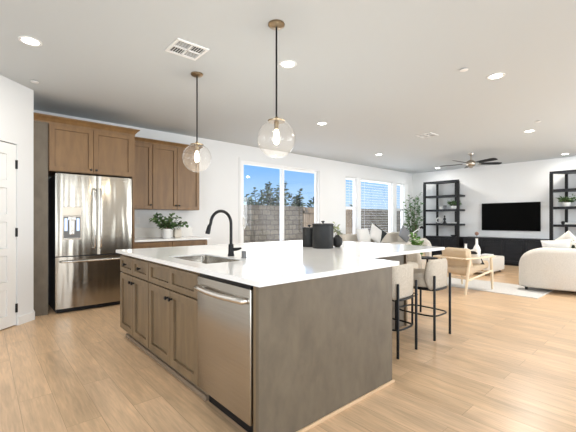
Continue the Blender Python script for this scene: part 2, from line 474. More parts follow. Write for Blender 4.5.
# ------------------------------------------------------------------ sliding door and windows
def bar_frame(bm, x0, x1, z0, z1, y0, y1, w, wb=None):
    wb = wb or w
    box(bm, x0, x0 + w, y0, y1, z0, z1); box(bm, x1 - w, x1, y0, y1, z0, z1)
    box(bm, x0 + w, x1 - w, y0, y1, z1 - w, z1); box(bm, x0 + w, x1 - w, y0, y1, z0, z0 + wb)

sd = sempty('door_2', 'white framed sliding glass door to the walled yard', 'sliding door', (0, 0, 0))
bm = BM(); bar_frame(bm, SL[0], SL[1], SL[2], SL[3], WY + .002, WY + .12, 0.025)
obj('door_frame', bm, 'vinyl', sd)
mx = 5.215
for nm, a, b, y in (('sliding_panel', SL[0] + .025, mx + .03, WY + .012), ('fixed_panel', mx - .03, SL[1] - .025, WY + .062)):
    bm = BM(); bar_frame(bm, a, b, 0.025, SL[3] - .025, y, y + .04, 0.052, 0.09)
    f = obj(nm, bm, 'vinyl', sd)
    bm = BM(); box(bm, a + .052, b - .052, y + .017, y + .023, .115, SL[3] - .077)
    obj('pane', bm, 'glass', f)
bm = BM()
tube(bm, [(SL[0] + .075, WY + .012, 1.08), (SL[0] + .075, WY - .03, 1.10), (SL[0] + .085, WY - .04, 1.16), (SL[0] + .075, WY - .03, 1.22), (SL[0] + .075, WY + .012, 1.24)], .011, 8)
box(bm, SL[0] + .055, SL[0] + .095, WY + .004, WY + .013, 1.05, 1.27, .003)
obj('handle', bm, 'white_ceramic', sd, 40)
# flat casing round the sliding door
bm = BM()
box(bm, SL[0] - .05, SL[0], WY - .012, WY, 0, SL[3] + .05); box(bm, SL[1], SL[1] + .05, WY - .012, WY, 0, SL[3] + .05)
box(bm, SL[0], SL[1], WY - .012, WY, SL[3], SL[3] + .05)
struct(obj('trim_2', bm, 'wall'), 'flat white casing round the sliding door', 'trim')

def window(n, x0, x1, z0, z1, hung, label, slats, posts=0.06):
    w = sempty('window_%d' % n, label, 'window')
    bm = BM(); bar_frame(bm, x0, x1, z0, z1, WY + .05, WY + .13, 0.045)
    if hung: box(bm, x0 + .045, x1 - .045, WY + .055, WY + .115, 1.495, 1.55)
    obj('window_frame', bm, 'vinyl', w)
    bm = BM(); box(bm, x0 + .045, x1 - .045, WY + .085, WY + .09, z0 + .045, z1 - .045)
    obj('pane', bm, 'glass', w)
    return w
window(1, 7.43, 7.94, WN[2], WN[3], True, 'narrow single hung window left of the wide picture window', 0)
window(2, 8.11, 9.74, WN[2], WN[3], False, 'wide picture window in the middle above the sofa', 0)
window(3, 9.96, 10.45, WN[2], WN[3], True, 'narrow single hung window next to the tree', 0)
bm = BM()
for a, b in ((7.94, 8.11), (9.74, 9.96), (10.45, 10.62)):
    box(bm, a, b, WY + .005, WY + .13, WN[2], WN[3])
struct(obj('trim_3', bm, 'vinyl'), 'white mullion posts between the living room windows', 'trim')
bm = BM(); box(bm, WN[0] - .03, WN[1] + .03, WY - .03, WY + .05, WN[2] - .025, WN[2], .004)
struct(obj('trim_4', bm, 'trim'), 'white sill under the living room windows', 'trim')

def blind(x0, x1, zb, label):
    b = thing('window_blind', label, 'blind', (0, 0, 0), 0, 'white slatted window blinds')
    bm = BM(); box(bm, x0, x1, WY + .005, WY + .045, WN[3] - .04, WN[3] - .005, .003)
    obj('head_rail', bm, 'blind', b)
    bm = BM()
    z = WN[3] - .075
    while z > zb:
        box(bm, x0 + .003, x1 - .003, WY + .010, WY + .036, z, z + .005)
        z -= .075
    obj('slats', bm, 'blind', b)
    bm = BM(); box(bm, x0, x1, WY + .01, WY + .04, zb - .01, zb + .012, .003); obj('bottom_rail', bm, 'blind', b)
    for x in (x0 + .12, x1 - .12):
        bm = BM(); tube(bm, [(x, WY + .003, WN[3] - .05), (x, WY + .003, zb)], .0025, 6)
        obj('cord', bm, 'blind', b)
blind(7.47, 7.90, 1.56, 'white slatted blind covering the top half of the narrow left window')
blind(8.15, 9.70, 0.73, 'wide white slatted blind on the picture window above the sofa')
blind(10.0, 10.41, 1.56, 'white slatted blind covering the top half of the narrow window beside the tree')

# ------------------------------------------------------------------ the yard
bm = BM(); box(bm, -6, 40, WY + T + .01, 40, -.20, -.10)
struct(obj('ground', bm, 'concrete'), 'pale concrete yard outside the sliding door', 'ground')
FY = 11.1
bm = BM(); box(bm, -4, 10.6, FY, FY + .2, -.10, 1.73); box(bm, -4, 10.6, FY - .02, FY + .22, 1.73, 1.78)
tag(obj('block_wall', bm, 'block'), 'grey concrete block garden wall seen through the sliding door', 'garden wall')
bm = BM(); box(bm, 14.3, 34, FY, FY + .2, -.10, 1.73); box(bm, 14.3, 34, FY - .02, FY + .22, 1.73, 1.78)
tag(obj('block_wall', bm, 'block'), 'grey block garden wall seen through the slatted picture window', 'garden wall')
bm = BM(); box(bm, 10.62, 14.28, FY + .02, FY + .06, -.10, 1.76); box(bm, 10.62, 14.28, FY - .02, FY + .02, 1.5, 1.6); box(bm, 10.62, 14.28, FY - .02, FY + .02, .2, .3)
for x in (10.67, 12.45, 14.2): box(bm, x - .05, x + .05, FY - .02, FY + .02, -.1, 1.78)
tag(obj('wooden_fence', bm, 'fence_wood'), 'tan wooden board fence between the two block walls', 'fence')

def leaf_into(bm, p, d, l, w, roll=0.0, droop=0.2):
    """one folded leaf from p along d"""
    d = d.normalized(); up = Vector((0, 0, 1))
    s = d.cross(up)
    if s.length < 1e-3: s = Vector((1, 0, 0))
    s.normalize(); n = s.cross(d)
    s2 = s * math.cos(roll) + n * math.sin(roll); n2 = s2.cross(d)
    def P(t, k, h=0): return bm.verts.new(p + d * l * t + s2 * w * k + n2 * h - Vector((0, 0, droop * l * t * t)))
    a = P(0, 0); m1 = P(.35, 0, -.12 * w); m2 = P(.7, 0, -.1 * w); b = P(1, 0)
    l1 = P(.3, .5); l2 = P(.68, .42); r1 = P(.3, -.5); r2 = P(.68, -.42)
    for f in ((a, m1, l1), (l1, m1, m2, l2), (l2, m2, b), (a, r1, m1), (r1, r2, m2, m1), (r2, b, m2)): bm.faces.new(f)

def rv(rng, k=1.0): return Vector((rng.uniform(-1, 1), rng.uniform(-1, 1), rng.uniform(-1, 1))) * k

def branchy(parent, base, stems, leafl, leafw, per, mat, smat='stem', seed=1, stem_r=.004, spread=.9, start=.25, names=('foliage', 'stem')):
    """stems: list of end points; leaves set along each stem, gently curved"""
    rng = random.Random(seed)
    lb, sb = BM(), BM()
    for e in stems:
        e = Vector(e); b = Vector(base)
        mid = (b + e) / 2 + Vector((0, 0, (e - b).length * .12)) + rv(rng, .02)
        pts = [b * (1 - t) ** 2 + mid * 2 * t * (1 - t) + e * t * t for t in [i / 8 for i in range(9)]]
        tube(sb, pts, [stem_r * (1 - .6 * i / 8) for i in range(9)], 5)
        for k in range(per):
            t = start + (1 - start) * k / max(1, per - 1)
            i = min(7, int(t * 8)); p = pts[i].lerp(pts[i + 1], t * 8 - i)
            ax = (pts[i + 1] - pts[i]).normalized()
            side = ax.cross(rv(rng)).normalized()
            d = ax * .5 + side * spread + Vector((0, 0, .15))
            leaf_into(lb, p, d, leafl * rng.uniform(.7, 1.15), leafw * rng.uniform(.8, 1.1), rng.uniform(-.8, .8))
    obj(names[0], lb, mat, parent, 60); obj(names[1], sb, smat, parent, 60)

rng = random.Random(3)
trees = [(10.0, 13.4, 3.05, .85, 'low sparse grey green tree above the block wall in the left glass panel'),
         (12.7, 15.6, 3.9, 1.0, 'tallest grey green tree behind the wall, beside the middle stile of the sliding door'),
         (12.75, 13.5, 3.15, .9, 'rounded grey green tree above the wall in the right glass panel'),
         (17.2, 13.5, 2.35, .9, 'short grey green tree beyond the wall behind the picture window blind')]
for i, (x, y, h, r, lab) in enumerate(trees):
    t = thing('yard_tree', lab, 'tree', (x, y, -.1), 0, 'trees beyond the garden wall')
    st = []
    for k in range(26):
        a = rng.uniform(0, 2 * PI); q = rng.uniform(.15, 1) ** .5 * r
        st.append((q * math.cos(a), q * math.sin(a), rng.uniform(.62, 1.0) * h * (1 - .22 * (q / r) ** 2)))
    branchy(t, (0, 0, .05), st, .27, .15, 20, 'leaf_out', seed=20 + i, stem_r=.025, start=.5, spread=1.6, names=('crown', 'trunk'))
t = thing('desert_shrub', 'wispy leafless shrub above the wall at the left edge of the sliding door', 'shrub', (8.75, 12.4, -.1))
branchy(t, (0, 0, .05), [(.3 * math.cos(k * 2.4) * (1 + k % 3) / 2, .3 * math.sin(k * 2.4), 1.9 + .12 * (k % 5)) for k in range(12)], .09, .02, 12, 'leaf_out', seed=41, stem_r=.012, start=.5, names=('crown', 'trunk'))
t = thing('bare_vine', 'thin pale climbing stems hanging on the block wall beside the door handle', 'vine', (7.85, FY - .06, -.1))
branchy(t, (0, 0, .02), [(.10, -.02, 1.7), (-.05, -.03, 1.5), (.2, -.04, 1.15)], .06, .03, 8, 'leaf_grey', seed=42, stem_r=.01, start=.3)
t = thing('yard_lamp', 'small black lantern on a thin pole seen at the right edge of the sliding door', 'outdoor lamp', (11.05, 10.75, -.1))
bm = BM(); tube(bm, [(0, 0, 0), (0, 0, 2.32), (-.05, 0, 2.36), (-.10, 0, 2.32)], .013, 8); obj('pole', bm, 'black_metal', t, 60)
bm = BM(); lathe(bm, [(0, 0), (.055, .01), (.055, .20), (.075, .21), (.02, .27), (0, .27)], (-.10, 0, 2.05), 12); obj('lantern', bm, 'black_metal', t, 30)

# ------------------------------------------------------------------ kitchen cabinets
def shaker(name, x0, x1, z0, z1, parent, mat, stile=.055, y=0.0, gap=.003):
    bm = BM()
    a, b, c, d = x0 + gap, x1 - gap, z0 + gap, z1 - gap
    s = min(stile, (d - c) * .28)
    frame_panel(bm, a, b, c, d, y, s, .016, [(a + stile, b - stile, c + s, d - s)], th=.021)
    return obj(name, bm, mat, parent)

def knob(x, z, parent, y=0.0):
    bm = BM()
    lathe(bm, [(0, 0), (.008, 0), (.006, .012), (.014, .018), (.015, .026), (.009, .031), (0, .031)], n=14)
    bm.transform(Matrix.Translation((x, y, z)) @ Matrix.Rotation(R(90), 4, 'X'))
    o = obj('knob', bm, 'black_metal', parent, 40); o['label'] = 'small black knob'

def crown(bm, x0, x1, y_front, y_back, z0, z1, out, left=True, right=True):
    """flared moulding swept along front and the free sides"""
    prof = [(0.0, z0), (0.008, z0), (0.008, z0 + .02), (out * .55, z0 + (z1 - z0) * .6), (out, z1 - .014), (out, z1), (0.0, z1)]
    rows = []
    for o_, z in prof:
        L = x0 - (o_ if left else 0); Rr = x1 + (o_ if right else 0)
        rows.append([bm.verts.new(p) for p in ((L, y_back, z), (L, y_front - o_, z), (Rr, y_front - o_, z), (Rr, y_back, z))])
    for a, b in zip(rows, rows[1:]):
        for k in range(3): bm.faces.new((a[k], a[k + 1], b[k + 1], b[k]))
    bm.faces.new([r[0] for r in rows]); bm.faces.new([r[3] for r in rows][::-1])
    t = rows[-1]; bm.faces.new(t)

# tall filler panel left of the fridge
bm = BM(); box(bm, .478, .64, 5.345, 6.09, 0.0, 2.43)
tag(obj('tall_side_panel', bm, 'cab_panel'), 'tall brown wooden side panel left of the steel refrigerator', 'cabinet panel')  # veneer tone, also standing in for the shade of its recess
# cabinet over the fridge
fc = thing('fridge_cabinet', 'brown two door cabinet mounted over the refrigerator', 'cabinet', (0, 5.31, 0))
bm = BM(); box(bm, .645, 1.66, .022, .78, 1.825, 2.43); box(bm, 1.66, 1.69, .022, .78, 0.0, 2.43)
obj('cabinet_body', bm, 'cab', fc)
for a, b, kx in ((.648, 1.148, 1.115), (1.148, 1.655, 1.18)):
    d_ = shaker('cabinet_door', a, b, 1.83, 2.42, fc, 'cab'); knob(kx, 1.875, d_)
bm = BM(); crown(bm, .48, 1.69, .03, .41, 2.431, 2.52, .06, left=False); obj('crown_moulding', bm, 'cab', fc)
# wall cabinets
w1 = thing('wall_cabinet', 'narrow single door brown wall cabinet next to the fridge enclosure', 'cabinet', (0, 5.735, 0))
bm = BM(); box(bm, 1.695, 2.098, .022, .36, 1.375, 2.44); obj('cabinet_body', bm, 'cab', w1)
d_ = shaker('cabinet_door', 1.70, 2.096, 1.38, 2.43, w1, 'cab'); knob(2.065, 1.445, d_)
bm = BM(); crown(bm, 1.70, 2.098, .022, .36, 2.441, 2.51, .045, False, False); obj('crown_moulding', bm, 'cab', w1)
w2 = thing('wall_cabinet', 'double door brown wall cabinet at the right end of the row above the plant', 'cabinet', (0, 5.735, 0))
bm = BM(); box(bm, 2.10, 2.935, .022, .36, 1.375, 2.44); obj('cabinet_body', bm, 'cab', w2)
for a, b, kx in ((2.104, 2.515, 2.485), (2.515, 2.93, 2.547)):
    d_ = shaker('cabinet_door', a, b, 1.38, 2.43, w2, 'cab'); knob(kx, 1.445, d_)
bm = BM(); crown(bm, 2.10, 2.935, .022, .36, 2.441, 2.51, .045, False, True); obj('crown_moulding', bm, 'cab', w2)
# base cabinets along the wall
for (a, b, lab) in ((1.70, 2.318, 'brown base cabinet with drawer beside the fridge, below the potted plant'), (2.32, 2.94, 'brown base cabinet with drawer at the free end of the wall counter')):
    c = thing('base_cabinet', lab, 'cabinet', (0, 5.46, 0))
    bm = BM(); box(bm, a, b, .022, .62, .10, .866); box(bm, a, b, .08, .60, 0, .10); obj('cabinet_body', bm, 'cab', c)
    d_ = shaker('drawer', a, b, .68, .85, c, 'cab'); knob((a + b) / 2, .765, d_)
    m_ = (a + b) / 2
    for p, q, kx in ((a, m_, m_ - .03), (m_, b, m_ + .03)):
        d_ = shaker('cabinet_door', p, q, .12, .67, c, 'cab'); knob(kx, .62, d_)
ct = thing('wall_countertop', 'white quartz countertop along the kitchen wall under the wall cabinets', 'countertop', (0, 0, 0))
bm = BM(); box(bm, 1.695, 2.975, 5.43, 6.095, .868, .898, .003); obj('slab', bm, 'quartz', ct)
bm = BM(); box(bm, 1.695, 2.96, 6.075, 6.095, .898, 1.07, .002); obj('backsplash', bm, 'backsplash', ct)

# ------------------------------------------------------------------ refrigerator
fr = thing('refrigerator', 'stainless steel french door refrigerator with ice dispenser', 'refrigerator', (.71, 5.26, 0))
FW = .928
bm = BM(); box(bm, .004, FW - .004, .075, .77, .012, 1.78, .006); obj('fridge_body', bm, 'steel_dark', fr)
bm = BM(); box(bm, .01, FW - .01, .03, .075, .012, .055, .004); obj('toe_grille', bm, 'black', fr)
def curved_front(bm, x0, x1, z0, z1, bulge=.012, yb=.07, holes=None):
    """door skin bowed towards the room"""
    n = 12; xs = [x0 + (x1 - x0) * i / n for i in range(n + 1)]
    fy = lambda x: .018 - bulge * math.sin(PI * (x - 0) / FW) + (.012 * max(0, 1 - min(x - x0, x1 - x) / .012) ** 2)
    col = []
    for x in xs:
        y = fy(x)
        col.append([bm.verts.new(p) for p in ((x, y, z0), (x, y, z1), (x, yb, z1), (x, yb, z0))])
    for a, b in zip(col, col[1:]):
        for k in range(4): bm.faces.new((a[k], b[k], b[(k + 1) % 4], a[(k + 1) % 4]))
    bm.faces.new(col[0]); bm.faces.new(col[-1][::-1])
def bar_handle(bm, p0, p1, out, r=.0115, along='z'):
    p0, p1 = Vector(p0), Vector(p1); d = (p1 - p0)
    o = Vector((0, -out, 0))
    pts = [p0, p0 + o * .8 + d * .012] + [p0 + d * t + o * (1 + .25 * math.sin(PI * t)) for t in (.04, .15, .3, .5, .7, .85, .96)] + [p1 + o * .8 - d * .012, p1]
    tube(bm, pts, r, 10)
mid = .468
bm = BM(); curved_front(bm, 0, mid - .003, .735, 1.795)
dl = obj('left_door', bm, 'steel_wavy', fr, 35)
bm = BM(); bar_handle(bm, (mid - .034, .012, .82), (mid - .034, .012, 1.62), .055); obj('handle', bm, 'steel_bright', dl, 50)
bm = BM(); box(bm, .07, .285, .0, .02, 1.258, 1.37, .004); o = obj('control_panel', bm, 'nickel', dl)
bm = BM(); bar_frame(bm, .07, .285, .945, 1.257, -.002, .02, .012); obj('dispenser_frame', bm, 'nickel', dl)
bm = BM(); box(bm, .082, .273, .001, .012, .957, 1.245); obj('dispenser_niche', bm, 'slate', dl)
bm = BM(); box(bm, .15, .205, -.010, .004, 1.01, 1.205, .006); box(bm, .135, .22, -.014, .004, 1.197, 1.242, .004); obj('paddle', bm, 'steel_bright', dl)
for p_, q_ in ((.095, .125), (.23, .26)):
    bm = BM(); box(bm, p_, q_, -.004, .002, 1.06, 1.22, .004); obj('dispenser_lamp', bm, 'panel_glow', dl)
bm = BM(); box(bm, .085, .27, -.022, .004, .956, .972, .003); obj('drip_tray', bm, 'steel_bright', dl)
bm = BM(); curved_front(bm, mid + .003, FW, .735, 1.795)
dr = obj('right_door', bm, 'steel_wavy', fr, 35)
bm = BM(); bar_handle(bm, (mid + .04, .012, .82), (mid + .04, .012, 1.62), .055); obj('handle', bm, 'steel_bright', dr, 50)
bm = BM(); box(bm, .80, .86, .008, .0125, 1.735, 1.748, .001); obj('badge', bm, 'steel_bright', dr)
bm = BM(); curved_front(bm, 0, FW, .06, .722)
dz = obj('freezer_drawer', bm, 'steel_wavy', fr, 35)
bm = BM(); bar_handle(bm, (.05, .015, .665), (FW - .05, .015, .665), .05, .013); obj('handle', bm, 'steel_bright', dz, 50)
for x in (.05, FW - .05):
    bm = BM(); box(bm, x - .035, x + .035, .035, .10, 1.781, 1.805, .004); obj('hinge_cap', bm, 'steel_dark', fr)

# plant and jar on the wall counter
t = thing('potted_plant', 'leafy green branches in a white pot on the wall counter', 'plant', (2.33, 5.72, .899))
bm = BM(); lathe(bm, [(.0, 0), (.062, 0), (.075, .02), (.083, .15), (.078, .155), (.07, .14), (0, .135)], n=28); obj('pot', bm, 'white_ceramic', t, 40)
st = []
rng = random.Random(5)
for k in range(15):
    a = k * 2.4; q = .08 + .17 * rng.random()
    st.append((q * math.cos(a) * 1.0, q * math.sin(a) * .6 - .03, .22 + .19 * rng.random() - .15 * (q - .1)))
st += [(.34, -.02, .22), (-.26, -.02, .33), (.28, -.05, .27), (-.18, 0, .38)]
branchy(t, (0, 0, .13), st, .075, .05, 13, 'leaf', seed=9, stem_r=.004)
t = thing('canister_jar', 'short square beige jar right of the plant pot', 'jar', (2.545, 5.80, .899))
bm = BM(); box(bm, -.06, .06, -.05, .05, 0, .14, .012, 3); obj('jar_body', bm, 'beige_ceramic', t, 40)
bm = BM(); box(bm, -.056, .056, -.046, .046, .141, .158, .006); obj('lid', bm, 'beige_ceramic', t)
def outlet(x, y, z, lab, rz=0):
    t = thing('outlet_plate', lab, 'outlet', (x, y, z), rz)
    bm = BM(); box(bm, -.036, .036, -.006, 0, -.058, .058, .003); obj('cover_plate', bm, 'trim', t)
    bm = BM(); box(bm, -.016, .016, -.009, -.006, .008, .04, .003); box(bm, -.016, .016, -.009, -.006, -.04, -.008, .003); obj('socket', bm, 'white_ceramic', t)
outlet(1.98, 6.099, 1.19, 'white outlet plate on the kitchen wall beside the refrigerator')

# ------------------------------------------------------------------ the island
IZ = .868
def island_cab(name, label, y1, y0, build):
    """unit whose front faces -X; local x runs from y1 (left) to y0 (right)"""
    t = thing(name, label, 'cabinet', (1.06, y1, 0), R(-90))
    w = y1 - y0
    bm = BM()
    if 'sink' in label:      # open above for the basin
        box(bm, 0, w, .021, .60, .10, .66); box(bm, 0, w, .021, .07, .66, IZ - .001); box(bm, 0, w, .50, .60, .66, IZ - .001)
        box(bm, 0, .03, .07, .50, .66, IZ - .001); box(bm, w - .03, w, .07, .50, .66, IZ - .001)
    else: box(bm, 0, w, .021, .60, .10, IZ - .001)
    obj('cabinet_body', bm, 'cab_island', t)
    bm = BM(); box(bm, 0, w, .075, .09, 0, .10); box(bm, 0, w, .055, .075, .0, .035, .004); obj('toe_kick', bm, 'toe', t)
    build(t, w)
    return t
def drawers2(t, w):
    m = w / 2
    for a, b in ((.008, m), (m, w)):
        d = shaker('drawer', a, b, .685, .845, t, 'cab_island', .045); knob((a + b) / 2, .768, d)
    for a, b, kx in ((.008, m, m - .035), (m, w, m + .035)):
        d = shaker('cabinet_door', a, b, .115, .675, t, 'cab_island'); knob(kx, .615, d)
def sink_front(t, w):
    bm = BM(); m = w / 2
    frame_panel(bm, .002, w - .002, .687, .843, 0, .045, .016, [(.05, m - .03, .725, .808), (m + .03, w - .05, .725, .808)], th=.02)
    obj('drawer_front', bm, 'cab_island', t)
    for a, b, kx in ((0, m, m - .035), (m, w, m + .035)):
        d = shaker('cabinet_door', a, b, .115, .675, t, 'cab_island'); knob(kx, .615, d)
island_cab('island_cabinet', 'island cabinet with two small drawers over two doors at the far end', 3.80, 2.995, drawers2)
island_cab('island_cabinet', 'island sink cabinet with false drawer front beside the dishwasher', 2.99, 2.10, sink_front)

ep = thing('island_end_panel', 'large plain grey brown end panel of the island facing the camera', 'island panel', (0, 0, 0))
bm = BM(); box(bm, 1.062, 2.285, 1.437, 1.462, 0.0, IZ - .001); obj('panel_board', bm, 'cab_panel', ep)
bm = BM(); box(bm, 1.062, 1.09, 1.4625, 1.484, 0.0, IZ - .001); obj('corner_stile', bm, 'cab_island', ep)
bm = BM(); box(bm, 1.062, 2.30, 1.424, 1.437, 0, .022, .003); obj('shoe_moulding', bm, 'shoe', ep)
ib = thing('kitchen_island', 'grey brown island core behind the cabinets and dishwasher', 'kitchen island', (0, 0, 0))
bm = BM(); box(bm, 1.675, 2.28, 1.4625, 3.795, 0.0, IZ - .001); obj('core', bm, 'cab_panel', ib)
bm = BM(); box(bm, 2.2805, 2.293, 1.4625, 2.09, 0, .022, .003); obj('shoe_moulding', bm, 'shoe', ib)
bb = thing('bar_cabinet', 'grey brown base under the bar extension behind the stools', 'kitchen island', (0, 0, 0))
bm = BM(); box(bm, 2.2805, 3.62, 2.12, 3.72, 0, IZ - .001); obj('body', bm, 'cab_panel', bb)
bm = BM(); box(bm, 3.62, 3.65, 2.10, 3.74, 0, IZ - .001); obj('end_panel', bm, 'cab_island', bb)

it = thing('island_countertop', 'white quartz island countertop with bar extension and sink cutout', 'countertop', (0, 0, 0))
SK = (1.165, 1.50, 2.18, 2.83)
bm = BM()
xs = [1.03, SK[0], SK[1], 2.305, 3.90]; ys = [1.39, 1.787, SK[2], SK[3], 3.83]
slab_cells(bm, xs, ys, lambda i, j: not (i == 1 and j == 2) and not (i == 3 and j == 0), IZ, .898)
es = [e_ for e_ in bm.edges if len(e_.link_faces) == 2 and abs(e_.calc_face_angle(0)) > 1]
bmesh.ops.bevel(bm, geom=es, offset=.0025, segments=2, affect='EDGES')
obj('slab', bm, 'quartz', it)

sk = thing('kitchen_sink', 'stainless undermount sink in the island counter', 'sink', (0, 0, 0))
bm = BM()
x0, x1, y0, y1 = SK[0] + .004, SK[1] - .004, SK[2] + .004, SK[3] - .004
zt, zb, th = .889, .68, .004
def ring(z, k, n=6, rr=.04):
    out = []
    for (cx, cy, a0) in ((x1 - rr - k, y1 - rr - k, 0), (x0 + rr + k, y1 - rr - k, 90), (x0 + rr + k, y0 + rr + k, 180), (x1 - rr - k, y0 + rr + k, 270)):
        for i in range(n + 1):
            a = R(a0 + 90 * i / n); out.append(bm.verts.new((cx + rr * math.cos(a), cy + rr * math.sin(a), z)))
    return out
rs = [ring(zt, 0), ring(zb + .03, .004), ring(zb, .03), ring(zb - .006, .03), ring(zb + .03, -.002), ring(zt, -.003)]
for a, b in zip(rs, rs[1:] + rs[:1]):
    n = len(a)
    for i in range(n): bm.faces.new((a[i], a[(i + 1) % n], b[(i + 1) % n], b[i]))
bm.faces.new(rs[2])
obj('basin', bm, 'steel', sk, 40)
bm = BM(); lathe(bm, [(0, 0), (.045, 0), (.045, .003), (.03, .004), (.012, .001), (0, .001)], ((x0 + x1) / 2, (y0 + y1) / 2, zb + .0005), 24); obj('drain', bm, 'steel_bright', sk, 30)

fa = thing('kitchen_faucet', 'matte black gooseneck pull-down faucet behind the island sink', 'faucet', (1.577, 2.523, .8985))
bm = BM(); lathe(bm, [(0, 0), (.028, 0), (.028, .012), (.024, .02), (.022, .09), (.018, .10), (0, .10)], n=24); obj('base', bm, 'black_metal', fa, 40)
pts = [(0, 0, .095), (0, 0, .20), (0, 0, .27)]
for k in range(1, 13):
    a = PI * k / 13 * 1.06
    pts.append((-.095 + .095 * math.cos(a), 0, .27 + .105 * math.sin(a)))
pts += [(-.205, 0, .235)]
bm = BM(); tube(bm, pts, .0125, 12); obj('spout', bm, 'black_metal', fa, 60)
bm = BM(); tube(bm, [(-.199, 0, .262), (-.206, 0, .24), (-.216, 0, .20), (-.218, 0, .19)], [.013, .017, .019, .018], 14); obj('spray_head', bm, 'black_metal', fa, 50)
bm = BM(); tube(bm, [(.008, -.008, .055), (.026, -.026, .056), (.04, -.04, .058), (.062, -.062, .066)], [.014, .014, .012, .008], 12); obj('handle', bm, 'black_metal', fa, 50)
bm = BM(); lathe(bm, [(0, 0), (.022, 0), (.022, .006), (.019, .009), (.019, .05), (.015, .055), (0, .055)], n=20)
tag(obj('air_switch', bm, 'slate', None, 40, (1.571, 2.322, .8985)), 'small dark cylinder button on the counter right of the faucet', 'air switch')

# dishwasher
dwm = thing('dishwasher', 'stainless steel dishwasher with bowed bar handle in the island', 'dishwasher', (1.05, 2.088, 0), R(-90))
Wd = .592
bm = BM(); box(bm, .004, Wd - .004, .05, .58, .11, .855); obj('tub', bm, 'black', dwm)
bm = BM(); box(bm, .002, Wd - .002, .085, .10, 0, .109); obj('toe_kick', bm, 'black', dwm)
bm = BM(); box(bm, .0, Wd, .0, .048, .125, .838, .006); obj('door', bm, 'steel', dwm, 35)
bm = BM()
hp = [(.042, .002, .775), (.045, -.02, .775)] + [(.042 + (Wd - .072) * t, -.026 - .016 * math.sin(PI * t), .775 - .004 * math.sin(PI * t)) for t in [i / 10 for i in range(11)]] + [(Wd - .033, -.02, .775), (Wd - .03, .002, .775)]
tube(bm, hp, .017, 12); obj('handle', bm, 'steel_bright', dwm, 50)
bm = BM(); box(bm, .01, Wd - .01, .012, .048, .839, .862); obj('shade_gap_strip', bm, 'black', dwm)  # black strip in place of the shadow gap below the counter

# canisters and vase on the island
def canister(name, label, loc, r, h):
    t = thing(name, label, 'canister', loc, 0, 'black canisters on the island')
    bm = BM(); lathe(bm, [(0, 0), (r * .97, 0), (r, .006), (r, h - .004), (r * .96, h), (0, h)], n=40); obj('canister_body', bm, 'black_ceramic', t, 40)
    bm = BM(); lathe(bm, [(r * .0, h + .0005), (r * 1.03, h + .0005), (r * 1.03, h + .014), (r * .9, h + .02), (0, h + .02)], n=40)
    l = obj('lid', bm, 'black_ceramic', t, 40)
    bm = BM(); lathe(bm, [(0, h + .02), (.008, h + .02), (.008, h + .03), (.019, h + .038), (.019, h + .046), (0, h + .05)], n=18); obj('knob', bm, 'black_ceramic', l, 40)
canister('canister', 'large black lidded canister in front on the island', (2.773, 2.59, .8985), .113, .245)
canister('canister', 'smaller black lidded canister half hidden on the left', (2.79, 2.815, .8985), .078, .20)
t = thing('bud_vase', 'round black vase with pale green leaves right of the canisters', 'vase', (3.02, 2.60, .8985))
bm = BM(); lathe(bm, [(0, 0), (.03, 0), (.052, .025), (.06, .06), (.052, .095), (.03, .118), (.022, .125), (.024, .132), (.016, .13), (.02, .11), (0, .1)], n=28); obj('vase_body', bm, 'black_ceramic', t, 60)
branchy(t, (0, 0, .11), [(-.045, .0, .26), (-.06, .02, .20), (.0, .02, .21), (.03, -.02, .155), (-.03, -.03, .235)], .05, .034, 7, 'leaf_pale', seed=12, stem_r=.002, start=.35)

